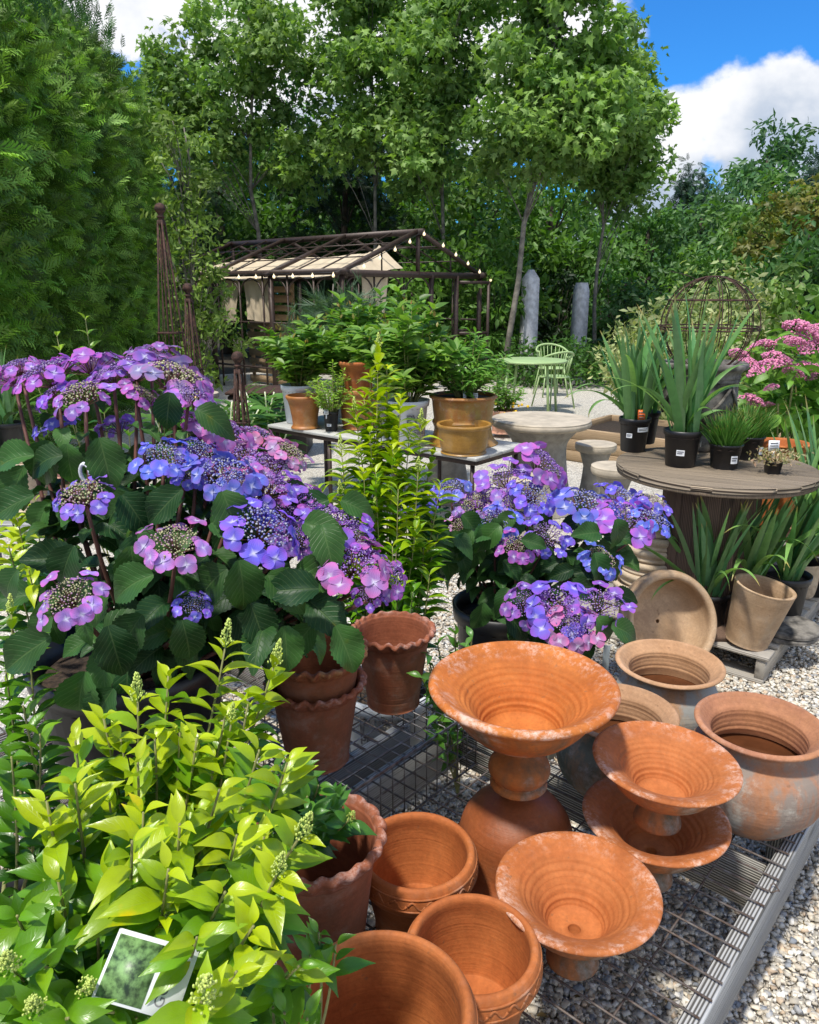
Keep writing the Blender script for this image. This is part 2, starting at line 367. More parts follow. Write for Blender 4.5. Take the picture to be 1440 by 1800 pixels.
def terra(name, a, b_, eff=.5, stain=.5, rings=0, effcol=(.68, .46, .36), staincol=(.11, .085, .05), rough=.78, spec=.3):
    m_, t, b = newmat(name); ob = t.new('ShaderNodeTexCoord').outputs['Object']; cc = t.new('ShaderNodeSeparateXYZ', {0: attr(t, 'col', 'Vector')})
    rim, outm = cc.outputs[0], cc.outputs[1]; sz = t.new('ShaderNodeSeparateXYZ', {0: ob})
    n1 = t.noise(ob, 7, 5, .6); n2 = t.noise(ob, 13, 10, .72); n3 = t.noise(t.vmul(ob, (14, 14, 3.5)), 1, 8, .65); n4 = t.noise(ob, 120, 3, .6)
    c = t.mix(t.ss(n1, .3, .7), a, b_); big = t.noise(t.vmul(ob, (4, 4, 6)), 1, 6, .65, dist=.6); c = t.mix(.75, c, t.mix(t.ss(big, .3, .7), (.62, .56, .5), (1.15, 1.12, 1.1)), 'MULTIPLY')
    zz = t.noise(t.vmul(ob, (2, 2, 130)), 1, 3, .6); c = t.mix(.35, c, t.mix(zz, (.55, .55, .55), (1.35, 1.3, 1.25)), 'MULTIPLY')
    c = t.mix(.5, c, t.mix(n4, (.45, .45, .45), (1.5, 1.5, 1.5)), 'MULTIPLY')
    sm = t.m('MULTIPLY', t.ss(n3, .36, .80), t.m('MULTIPLY', outm, stain), clamp=True); c = t.mix(sm, c, staincol)
    sm2 = t.m('MULTIPLY', t.ss(n2, .5, .7), t.m('MULTIPLY', outm, stain * .45)); c = t.mix(sm2, c, (.42, .38, .32))
    nf = t.noise(ob, 75, 6, .75); ef = t.m('MULTIPLY', t.ss(t.m('ADD', nf, t.m('MULTIPLY', t.m('SUBTRACT', n2, .5), 1.1)), .42, .74), t.m('MULTIPLY', rim, t.m('MULTIPLY', t.ss(n1, .25, .6), eff)), clamp=True)
    c = t.mix(ef, c, effcol)
    sp = t.m('MULTIPLY', t.ss(t.noise(ob, 55, 3), .66, .74), .45); c = t.mix(sp, c, (.16, .09, .05)); c = t.mix(t.m('MULTIPLY', t.ss(t.noise(ob, 3.5, 9, .75), .54, .66), .38), c, (.20, .10, .055))
    t.put(b.inputs['Base Color'], c); b.inputs['Roughness'].default_value = rough; b.inputs['Specular IOR Level'].default_value = spec
    bump(t, b, t.m('ADD', t.m('MULTIPLY', n4, .5), zz), .35, .003); return m_
M_TC = terra('terracotta_orange', (.50, .145, .030), (.60, .205, .046), 1.0, 1.3)
M_TC2 = terra('terracotta_worn', (.45, .140, .040), (.55, .200, .064), 1.0, 1.4)
M_TCP = terra('terracotta_plain', (.42, .125, .034), (.56, .19, .055), .2, .55)
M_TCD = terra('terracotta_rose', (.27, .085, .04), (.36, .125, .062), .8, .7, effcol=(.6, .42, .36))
M_BEL = terra('terracotta_belly', (.48, .24, .12), (.56, .31, .17), .4, 1.1, staincol=(.33, .30, .26))
M_BELG = terra('terracotta_belly_grey', (.50, .29, .155), (.56, .35, .2), .3, 3.0, staincol=(.33, .33, .31))
M_BELM = terra('terracotta_belly_mossy', (.46, .27, .15), (.54, .34, .2), .3, 2.6, staincol=(.17, .17, .12))
M_BELR = terra('terracotta_belly_red', (.50, .24, .12), (.42, .19, .11), .3, 2.4, staincol=(.25, .20, .165))
M_TAN = terra('tan_clay', (.42, .285, .17), (.52, .38, .25), .5, .6, effcol=(.66, .56, .43), staincol=(.33, .26, .17))
M_CRM = terra('cream_clay', (.58, .47, .33), (.66, .56, .42), .4, .35, effcol=(.7, .64, .52), staincol=(.3, .25, .18))
M_OCH = terra('ochre_glaze', (.38, .20, .035), (.47, .27, .06), .15, .35, staincol=(.25, .16, .04), rough=.38, spec=.5)
M_BRN = terra('brown_glaze', (.38, .13, .035), (.50, .22, .06), .2, .6, staincol=(.3, .2, .06), rough=.45, spec=.5)
M_PNK = terra('pink_clay', (.62, .33, .23), (.68, .41, .3), .2, .2)
M_BLUE = terra('blue_glaze', (.02, .05, .075), (.04, .08, .11), .1, .3, rough=.35, spec=.5)
M_STONE = simple('cast_stone', (.36, .33, .28), .9, 0, .3, 12, .35); M_STOP = simple('cast_stone_top', (.50, .43, .33), .85, 0, .22, 9, .3)
M_URN = simple('aged_urn', (.17, .155, .135), .9, 0, .8, 16, .6); M_POST = simple('pale_post', (.58, .58, .60), .9, 0, .3, 10, .3)
M_BLK = simple('black_plastic', (.014, .014, .016), .42, 0, .2, 15, .05); M_WHP = simple('white_plastic', (.66, .69, .72), .4, 0, .06, 8)
M_TAG = simple('tag_white', (.78, .79, .8), .5, 0, .03, 8); M_TAGP = simple('tag_print', (.12, .12, .13), .6, 0, .1, 8); M_ORG = simple('orange_tag', (.9, .17, .02), .5, 0, .05, 8)
M_RUST = simple('rusty_iron', (.085, .042, .03), .8, .3, .5, 40, .4, var2=(.03, .018, .015)); M_WIRE = simple('galvanised_wire', (.24, .24, .245), .5, .65, .4, 60, .2, var2=(.10, .07, .055))
M_WIRB = simple('weathered_rod', (.15, .135, .125), .65, .4, .4, 60, .3, var2=(.10, .06, .04)); M_IRON = simple('brown_painted_iron', (.055, .035, .028), .5, .2, .3, 20)
M_GRN = simple('sage_paint', (.36, .50, .22), .45, 0, .06, 10); M_SOIL = simple('potting_soil', (.055, .035, .022), .95, 0, .6, 90, 1.0)
M_CLOTH = simple('canvas_shade', (.60, .50, .36), .9, 0, .12, 6, .1); M_WATER = simple('dark_water', (.10, .035, .014), .06, 0, .3, 10)
M_BARK = simple('grey_bark', (.20, .18, .15), .9, 0, .5, 9, .6); M_BARKD = simple('dark_bark', (.07, .055, .04), .9, 0, .4, 9, .6); M_STEM = simple('green_stem', (.24, .24, .08), .6, 0, .3, 30)
M_STEMR = simple('red_stem', (.13, .05, .035), .6, 0, .4, 30); M_DARKW = simple('dark_cabinet', (.012, .009, .008), .5, 0, .3, 8)
M_YEL = simple('yellow_petal', (.8, .5, .02), .6, 0, .1, 30); M_WHITE = simple('white_petal', (.8, .8, .78), .6, 0, .1, 30); M_PKP = simple('pink_petal', (.62, .16, .30), .6, 0, .3, 60, usecol=False)
M_LED, t_, b_ = newmat('warm_bulb'); b_.inputs['Base Color'].default_value = (.9, .8, .6, 1); b_.inputs['Emission Color'].default_value = (1, .78, .45, 1); b_.inputs['Emission Strength'].default_value = .9
def woodmat(name, lo, hi, gr=1.0, wet=0, knot=True):
    m_, t, b = newmat(name); uv = attr(t, 'uvp', 'Vector'); c0 = attr(t, 'col')
    n1 = t.noise(t.vmul(uv, (3.0, 110, 110)), 1, 5, .6, dist=.3); n2 = t.noise(t.vmul(uv, (1.4, 9, 9)), 1, 5, .6); n3 = t.noise(t.vmul(uv, (9, 230, 230)), 1, 2)
    w = t.new('ShaderNodeTexWave', {'Scale': 1.0, 'Distortion': 2.2, 'Detail': 2.0, 'Vector': t.vmul(uv, (.7, 85, 85))}, wave_type='BANDS', bands_direction='DIAGONAL')
    f = t.m('ADD', t.m('MULTIPLY', n1, .6), t.m('MULTIPLY', w.outputs[1], .4 * gr))
    c = t.mix(t.ss(f, .3 + .1 * gr, .45 + .17 * gr), lo, hi); c = t.mix(.5, c, t.mix(n2, (.45, .43, .42), (1.5, 1.5, 1.5)), 'MULTIPLY'); c = t.mix(.3, c, t.mix(n3, (.4, .4, .4), (1.5, 1.5, 1.5)), 'MULTIPLY')
    if knot:
        vo = t.new('ShaderNodeTexVoronoi', {'Scale': 1.0, 'Vector': t.vmul(uv, (2.6, 9, 9))}); k = t.m('SUBTRACT', 1.0, t.ss(vo.outputs[0], .05, .16)); c = t.mix(t.m('MULTIPLY', k, .6), c, tuple(v * .35 for v in lo))
    c = t.mix(1.0, c, c0, 'MULTIPLY'); t.put(b.inputs['Base Color'], c); b.inputs['Roughness'].default_value = .85
    bump(t, b, f, .6, .004); return m_
M_WOOD = woodmat('weathered_pine', (.09, .088, .082), (.44, .445, .44), 1.6); M_WOODG = woodmat('grey_pallet_wood', (.22, .20, .17), (.46, .42, .36)); M_WOODB = woodmat('brown_spool_wood', (.10, .06, .042), (.24, .15, .10))
M_WOODT = woodmat('spool_top_wood', (.05, .034, .022), (.42, .335, .235), 1.3); M_WOODH = woodmat('honey_pallet_wood', (.26, .17, .09), (.50, .36, .22)); M_PAINT = woodmat('worn_grey_paint', (.38, .38, .36), (.66, .66, .62), .5, knot=False)
def gravelmat():
    m_, t, b = newmat('gravel_sheet'); ob = t.new('ShaderNodeTexCoord').outputs['Object']
    v = t.new('ShaderNodeTexVoronoi', {'Scale': 80.0, 'Vector': ob}); v2 = t.new('ShaderNodeTexVoronoi', {'Scale': 80.0, 'Vector': ob}, feature='DISTANCE_TO_EDGE')
    ramp = t.new('ShaderNodeValToRGB', {0: v.outputs['Color']}); e = ramp.color_ramp
    for i, (p_, c) in enumerate(((0, (.34, .33, .31)), (.3, (.52, .48, .42)), (.5, (.64, .59, .50)), (.7, (.72, .68, .60)), (1, (.80, .77, .70)))):
        el = e.elements[i] if i < 2 else e.elements.new(p_); el.position = p_; el.color = (*c, 1)
    sep = t.new('ShaderNodeSeparateColor', {0: v.outputs['Color']}); t.put(ramp.inputs[0], sep.outputs[0])
    big = t.noise(ob, .7, 4); c = t.mix(.5, ramp.outputs[0], t.mix(big, (.95, .93, .90), (1.4, 1.38, 1.33)), 'MULTIPLY')
    c = t.mix(t.m('SUBTRACT', 1.0, t.ss(v2.outputs[0], .0, .09)), c, (.30, .28, .24))
    t.put(b.inputs['Base Color'], c); b.inputs['Roughness'].default_value = .95
    bump(t, b, t.ss(v2.outputs[0], 0, .25), .7, .008); return m_
M_GRAV = gravelmat()
M_PEB = simple('crushed_stone', (1, 1, 1), .85, 0, .18, 70, .3, usecol=True)
M_MULCH = simple('mulch', (.045, .035, .02), .95, 0, .5, 30, 1.0)

# ------------------------------------------------------------------ the setting: ground, gravel, planting beds
def ngon_sheet(name, pts, z, m_):
    me = bpy.data.meshes.new(name); me.from_pydata([(x, y, z) for x, y in pts], [], [list(range(len(pts)))]); me.materials.append(m_)
    o = bpy.data.objects.new(name, me); sc.collection.objects.link(o); return tag(o, kind='structure')
ngon_sheet('ground', [(-150, -60), (150, -60), (150, 250), (-150, 250)], -.012, M_MULCH)
ngon_sheet('gravel_yard', [(-4.6, -5), (9, -5), (7.6, 9), (6.2, 14.5), (4.4, 16.2), (2, 15.6), (-1.5, 17), (-4.6, 15)], -.004, M_GRAV)
def pebbles():
    g = G(); n = 120000
    P_ = np.stack([RN.uniform(-1.35, 2.5, n), .35 + 3.9 * RN.random(n) ** 1.25, np.zeros(n)], 1)
    s_ = .0045 + .0048 * RN.random(n) ** 1.7; P_[:, 2] = s_ * .35 + RN.random(n) * .004
    L = np.array([[-1, -1, -1], [1, -1, -1], [1, 1, -1], [-1, 1, -1], [-1, -1, 1], [1, -1, 1], [1, 1, 1], [-1, 1, 1]], float)
    sc3 = np.stack([RN.uniform(.7, 1.25, n), RN.uniform(.5, .9, n), RN.uniform(.35, .7, n)], 1)
    V = L[None] * sc3[:, None] * s_[:, None, None] + RN.normal(size=(n, 8, 3)) * (s_[:, None, None] * .28)
    a = RN.uniform(0, 6.28, n); tl = RN.normal(size=n) * .35
    c, s = np.cos(a), np.sin(a); ct, st = np.cos(tl), np.sin(tl)
    x = V[..., 0]; y = V[..., 1] * ct[:, None] - V[..., 2] * st[:, None]; z = V[..., 1] * st[:, None] + V[..., 2] * ct[:, None]
    V = np.stack([x * c[:, None] - y * s[:, None], x * s[:, None] + y * c[:, None], z], -1) + P_[:, None]
    F = (BF[None] + (np.arange(n) * 8)[:, None, None]).reshape(-1, 4)
    pal = np.array([(.62, .55, .44), (.68, .64, .56), (.50, .45, .37), (.38, .38, .38), (.27, .29, .32), (.55, .43, .31), (.74, .71, .65), (.44, .40, .33)])
    k = RN.choice(len(pal), n, p=[.24, .24, .13, .06, .03, .1, .14, .06]); C = (pal[k] * RN.uniform(.85, 1.25, (n, 1))).clip(0, .88)
    g.add(V.reshape(-1, 3), F, None, np.repeat(C, 8, 0)); tag(g.build('gravel_stones', M_PEB, smooth=False), kind='stuff')
pebbles()

# ------------------------------------------------------------------ trees and background vegetation
SH = 1.0
def crown(g, blobs, n, tpl, size, ca, cb, up=.4, clump=.28, sv=.25, nclump=60, shell=.55):
    cs = []
    w = np.array([b[3] * b[4] * b[5] for b in blobs]) ** .7; w /= w.sum()
    for b, q in zip(blobs, w):
        k = max(int(nclump * q), 3); d = rdir(k); r = (shell + (1 - shell) * RN.random((k, 1))); cs.append(np.array(b[:3]) + d * r * np.array(b[3:6]))
    cs = np.concatenate(cs); m_ = len(cs); ci = RN.integers(0, m_, n); cl = RN.uniform(.7, 1.3, m_); hue = RN.random(m_)
    d = rdir(n); rr = RN.random((n, 1)) ** .45; R_ = clump * RN.uniform(.6, 1.4, m_)[ci][:, None]
    P_ = cs[ci] + d * rr * R_ * np.array([1.2, 1.2, .8])
    N = nrm(d * .5 + rdir(n) * .7 + np.array([0, 0, up])); D = nrm(rdir(n) + d * .6 - np.array([0, 0, .35]))
    t = (hue[ci][:, None] * .6 + RN.random((n, 1)) * .4); C = np.asarray(ca) * (1 - t) + np.asarray(cb) * t; C = C * cl[ci][:, None]
    inst(g, tpl, P_, D, N, size * (1 + sv * RN.normal(size=n)).clip(.5, 1.6), C); return cs
def limbs(g, base, top, r0, tips, lean=(0, 0, 0), k=24):
    tr = curve(base, top, 0, 9, lean); tr[1:-1] += RN.normal(size=(7, 3)) * .03; tube(g, tr, np.linspace(r0, r0 * .25, 9), 9)
    for c in tips[RN.choice(len(tips), min(k, len(tips)), replace=False)]:
        t = np.clip((c[2] - .5 - base[2]) / max(top[2] - base[2], .1), .15, .95) * RN.uniform(.75, 1)
        p = tr[int(t * 8)]; tube(g, curve(p, c, .12, 5), np.linspace(r0 * .2, .006, 5), 5)
def tree(name, label, cat, base, top, r0, blobs, n, tpl, size, ca, cb, group=None, mt=M_LEAF, bark=M_BARK, lean=(0, 0, 0), k=24, **kw):
    t = thing(name, label, cat, tuple(base), group); g = G(); cs = crown(g, blobs, n, tpl, size, ca, cb, **kw); g.build('crown', mt, t)
    g = G(); limbs(g, np.array(base, float), np.array(top, float), r0, cs, lean, k); g.build('trunk', bark, t); return t

MG = 'maple trees behind the greenhouse'
ma, mb = (.13, .25, .055), (.31, .46, .12)
def maple(px, py, D, ht, r0, blobs, n, label, lean=(0, 0, 0)):
    b = PY(px, py, D); b[2] = 0
    tree('maple_tree', label, 'tree', b, (b[0] + lean[0], b[1], ht), r0, [(b[0] + x, b[1] + y, z, rx, ry, rz) for x, y, z, rx, ry, rz in blobs], int(n * 2.35), T_MAP, .122, ma, mb, MG, k=16, clump=.34, nclump=150, shell=.3, up=.6, sv=.25)
maple(460, 560, 17.0, 7.4, .06, [(0.1, 0, 6.2, 2.0, 1.4, 1.9), (-.9, 0, 4.5, 1.2, 1.1, 1.0), (.8, .2, 4.4, 1.1, 1, 1.0), (-1.4, 0, 5.6, 1.0, 1, 1.3)], 5200, 'tall maple with a straight bare grey trunk behind the left end of the greenhouse')
maple(662, 560, 16.5, 7.2, .05, [(0, 0, 6.3, 1.25, 1.3, 1.6), (.1, 0, 4.6, 1.2, 1.1, .9), (-.3, 0, 7.3, 1.1, 1, 1)], 3600, 'slender maple in the middle, its thin trunk behind the greenhouse ridge')
maple(776, 560, 15.6, 6.8, .05, [(0.0, 0, 5.6, 1.25, 1.2, 1.5), (-.4, 0, 4.2, 1.1, 1.1, .9), (.3, 0, 6.9, 1.2, 1, .9)], 3900, 'maple rising right behind the front gable peak of the greenhouse')
maple(888, 560, 14.0, 7.2, .062, [(.7, 0, 5.6, 1.5, 1.3, 1.7), (.55, 0, 4.0, 1.5, 1.2, .85), (.9, 0, 4.7, 1.4, 1.2, 1.1), (.5, 0, 6.9, 1.3, 1.1, .9)], 6800, 'largest maple, leaning grey trunk just right of the greenhouse gable', (.9, 0, 0))
maple(1046, 560, 15.2, 5.6, .045, [(.0, 0, 4.6, 1.0, 1.0, 1.3), (.2, 0, 5.1, .65, .8, .7), (.5, 0, 4.0, .6, .8, 1.0), (-.1, 0, 5.75, .42, .4, .5)], 3400, 'rightmost maple with a narrow top standing out against the open sky')

# arborvitae screen on the left
def arborvitae(x, y, h, r, label, seed, n=8200):
    t = thing('arborvitae', label, 'evergreen tree', (x, y, 0), 'evergreen screen along the left side'); g = G()
    z = h * RN.random(n) ** .9; rr = r * np.clip((1 - (z / h) ** 5), 0.05, 1) ** .55 * (.60 + .40 * RN.random(n) ** .45)
    a = RN.uniform(math.radians(-150), math.radians(80), n); rr *= np.minimum(1 / np.maximum(np.abs(np.cos(a)), np.abs(np.sin(a))), 1.22) * (1 + .05 * np.sin(5 * a + seed) * np.sin(z * 2.4 + seed) + .12 * np.sin(11 * a + z * 5 + seed) * np.sin(z * 7 + 3 * a))
    P_ = np.stack([x + rr * np.cos(a), y + rr * np.sin(a), z], 1); o = np.stack([np.cos(a), np.sin(a), np.zeros(n)], 1)
    D = nrm(o * .75 + rdir(n) * .75 + np.array([0, 0, .15])); N = nrm(o * .75 + np.array([0, 0, .45]) + rdir(n) * .55)
    q = np.sin(P_[:, 1] * 9 + P_[:, 2] * 8 + seed) * np.sin(P_[:, 2] * 13 + P_[:, 1] * 5) * .5 + .5
    C = cvar(n, (.10, .24, .035), (.30, .50, .08), .38) * (.45 + .85 * q[:, None])
    inst(g, T_FRN, P_, D, N, RN.uniform(.14, .30, n) * (1 - .35 * (rr < r * .8)), C)
    m_ = 420; zz = h * RN.uniform(.88, 1.10, m_); aa = RN.uniform(0, 6.28, m_); ro = r * .75 * RN.random(m_)
    P2 = np.stack([x + ro * np.cos(aa), y + ro * np.sin(aa), zz - ro * .5 + RN.random(m_) * .35], 1)
    inst(g, T_FRN, P2, nrm(rdir(m_) * .4 + np.array([0, 0, 1])), rdir(m_), RN.uniform(.18, .34, m_), cvar(m_, (.04, .12, .03), (.07, .17, .04)))
    g.build('crown', M_FROND, t)
    g = G(); tube(g, [(x, y, 0), (x, y, h * .5), (x, y, h * .98)], [.09, .06, .015], 7)
    for i in range(26):
        zz = R.uniform(.6, h * .95); a = R.uniform(-2.6, 1.4); q = r * .8 * (1 - (zz / h) ** 2.6) ** .6; tube(g, [(x, y, zz - .2), (x + q * math.cos(a), y + q * math.sin(a), zz + .1)], [.02, .006], 4)
    g.build('trunk', M_BARKD, t)
arborvitae(-4.25, 5.9, 4.1, 1.0, 'nearest arborvitae, cut off by the left edge of the picture', 1, 5000)
arborvitae(-4.9, 7.9, 4.9, 1.25, 'second arborvitae of the green screen, counted from the left edge', 2)
arborvitae(-5.05, 9.9, 5.0, 1.25, 'third arborvitae of the green screen, counted from the left edge', 3)
arborvitae(-5.2, 11.9, 5.4, 1.3, 'fourth arborvitae of the green screen, behind the tall rusty obelisk', 4)
arborvitae(-5.9, 14.3, 5.9, 1.35, 'farthest arborvitae of the green screen, beside the left end of the greenhouse', 5)

DG = 'dark trees of the wood behind'
da, db = (.045, .12, .022), (.14, .28, .05)
def dense(px, D, w, z0, z1, n, label, ca=da, cb=db, tpl=T_SML, size=.22, name='woodland_tree', grp=DG, hx=.0, **kw):
    b = PY(px, 560, D); b[2] = 0; h = (z1 - z0)
    bl = [(b[0], b[1], z0 + h * .5, w, w * .8, h * .5), (b[0] - w * .45, b[1], z0 + h * .32, w * .6, w * .6, h * .33), (b[0] + w * .45, b[1], z0 + h * .36, w * .6, w * .6, h * .34), (b[0], b[1], z0 + h * .8, w * .5, w * .5, h * .24)]
    kw.setdefault('clump', w * .22); kw.setdefault('nclump', 90)
    return tree(name, label, 'tree', b, (b[0], b[1], z0 + h * .85), .12 + w * .03, bl, n, tpl, size, ca, cb, grp, k=22, bark=M_BARKD, shell=.45, **kw)
dense(300, 19, 1.5, .5, 6.8, 8000, 'feathery conifer showing above the arborvitae screen against the sky', (.04, .09, .04), (.08, .15, .06), T_FRN, .17, 'conifer')
dense(395, 21, 2.6, .2, 6.0, 5200, 'dark tree filling the gap left of the first bare grey trunk')
dense(520, 22, 2.6, .2, 6.4, 5200, 'dark tree between the first grey trunk and the greenhouse ridge')
dense(610, 19.5, 1.6, .6, 5.4, 3200, 'nearly black green spruce seen through the gap above the greenhouse ridge', (.012, .035, .014), (.03, .07, .02), T_FRN, .28, 'spruce')
dense(720, 22, 2.8, .2, 5.6, 5200, 'dark tree behind the gable peak of the greenhouse')
dense(830, 20, 2.4, .0, 4.8, 5200, 'bright yellow green tree between two maple trunks', (.06, .14, .02), (.13, .25, .03), T_SML, .2)
dense(960, 21, 2.4, .0, 4.4, 5200, 'dark glossy broadleaf tree behind the pale standing posts')
dense(1020, 24, 2.4, .2, 5.2, 4200, 'dark tree between the leaning maple and the rightmost maple')
dense(1128, 24, 2.0, .0, 4.1, 5600, 'rounded light green tree right of the rightmost maple trunk', (.07, .17, .045), (.14, .28, .07), T_SML, .2)
dense(1215, 30, 3.0, .0, 5.0, 5600, 'mid green bushy tree under the gap between the clouds', (.06, .15, .05), (.12, .25, .07), T_SML, .24)
dense(1315, 40, 3.6, 1.0, 9.2, 9000, 'big round headed tree rising highest against the white cloud', (.07, .16, .06), (.12, .25, .09), T_SML, .34)
dense(1190, 33, 1.7, .0, 6.2, 3200, 'thin conifer below the left edge of the cloud', (.03, .07, .045), (.045, .10, .055), T_FRN, .38, 'conifer')
dense(1330, 22, 2.4, .0, 4.6, 7200, 'green tree in front of the round headed one, tinged with orange at its top', (.08, .19, .04), (.17, .31, .06), T_SML, .2)
dense(1415, 16, 1.5, 1.1, 4.0, 5200, 'young maple with rusty orange new leaves at the right edge', (.08, .19, .03), (.26, .22, .05), T_MAP, .12, 'orange_maple')
dense(1425, 27, 1.2, .6, 6.1, 2400, 'narrow pine with upright shoots at the right edge of the sky', (.03, .08, .05), (.05, .12, .07), T_FRN, .5, 'pine')
dense(1290, 17.5, 2.2, .0, 2.5, 5200, 'broad green shrub tree behind the wire sphere', (.07, .17, .04), (.14, .28, .06), T_SML, .17)
dense(1400, 13.5, 1.5, .0, 2.5, 5200, 'green laurel like tree behind the pink hydrangea', (.04, .12, .03), (.09, .20, .05), T_SML, .17)
g = G(); n = 60000
P_ = np.stack([RN.uniform(-22, 34, n), 34 + RN.normal(size=n) * 1.2, 6.4 * RN.random(n) ** .9], 1); P_[:, 2] *= np.where(P_[:, 0] > 6, .58, 1.0); P_[:, 2] *= 1 + .2 * np.sin(P_[:, 0] * .7) + .12 * np.sin(P_[:, 0] * 2.1)
inst(g, T_SML, P_, rdir(n), rdir(n, .4), RN.uniform(.32, .55, n), cvar(n, (.03, .085, .03), (.075, .17, .05), .25)); tag(g.build('distant_wood', M_LEAF), kind='stuff')

# shrubs standing between the yard and the wood
BG = 'shrubs along the back of the yard'
def shrub(name, label, px, py, D, w, h, n, ca, cb, tpl=T_SHR, size=.1, grp=BG, cat='shrub', z0=0, mt=M_LEAF, **kw):
    b = PY(px, py, D); b[2] = z0; t = thing(name, label, cat, tuple(b), grp); g = G(); kw.setdefault('clump', min(w, h) * .3)
    cs = crown(g, [(b[0], b[1], z0 + h * .52, w, w * .8, h * .48), (b[0] - w * .5, b[1], z0 + h * .35, w * .5, w * .5, h * .33), (b[0] + w * .5, b[1], z0 + h * .35, w * .5, w * .5, h * .33)], n, tpl, size, ca, cb, **kw); g.build('foliage', mt, t)
    g = G()
    for c in cs[::3]: tube(g, curve((b[0] + R.uniform(-.05, .05), b[1], z0), c, .08, 5), [.014, .012, .01, .008, .004], 5)
    g.build('stem', M_BARKD, t); return t
shrub('laurel', 'bright green glossy laurel growing behind the greenhouse gable', 810, 560, 15.6, 1.5, 3.0, 4600, (.07, .17, .025), (.16, .31, .05), size=.17)
shrub('laurel', 'bright green laurel branch cluster right of the greenhouse door', 872, 560, 14.6, .55, 2.6, 1500, (.07, .17, .025), (.15, .30, .05), size=.15)
shrub('boxwood', 'low rounded green bush in front of the tall pale post', 975, 640, 13.6, 1.0, .80, 3200, (.04, .12, .02), (.09, .20, .035), T_SML, .09)
shrub('boxwood', 'small dark bush left of the sage green table', 893, 640, 15.2, .4, 1.0, 1100, (.02, .06, .02), (.05, .11, .03), T_SML, .1)
shrub('leafy_bush', 'green bush just right of the tall pale post', 1075, 600, 17.5, .95, 2.1, 2600, (.04, .13, .02), (.10, .22, .035), size=.13)
shrub('leafy_bush', 'dark bush between the two pale posts', 978, 600, 19, 1.1, 2.0, 2400, (.012, .03, .01), (.03, .07, .02), size=.13)
shrub('leafy_bush', 'dark ivy covered mound behind the iris leaves', 1130, 600, 14.0, .8, 1.7, 2400, (.02, .07, .02), (.05, .13, .03), size=.12)
shrub('smoke_bush', 'purple leaved bush behind the dark ivy mound', 1118, 520, 17.5, .7, 2.05, 900, (.05, .025, .045), (.10, .05, .08), size=.12)
shrub('dogwood', 'cream and green variegated dogwood behind the wire sphere', 1250, 600, 8.6, 1.0, 1.85, 6000, (.14, .25, .06), (.58, .58, .30), T_SML, .085, up=.2)
shrub('dogwood', 'cream variegated dogwood behind the iris fans, left of the wire sphere', 1160, 600, 9.4, .6, 1.6, 2200, (.14, .24, .06), (.52, .53, .28), T_SML, .085, up=.2)
shrub('viburnum', 'yellow green bush at the right edge above the pink flowers', 1425, 600, 8.0, .55, 1.75, 1500, (.09, .2, .03), (.2, .32, .06), size=.13)
shrub('viburnum', 'light green upright bush between wire sphere and right edge', 1378, 600, 8.6, .3, 1.9, 900, (.10, .2, .04), (.22, .34, .09), size=.14)
shrub('conifer_bush', 'dark bush at the foot of the bare grey leaning trunk', 868, 610, 17, .8, 1.3, 1600, (.02, .06, .025), (.05, .11, .04), T_SML, .11)

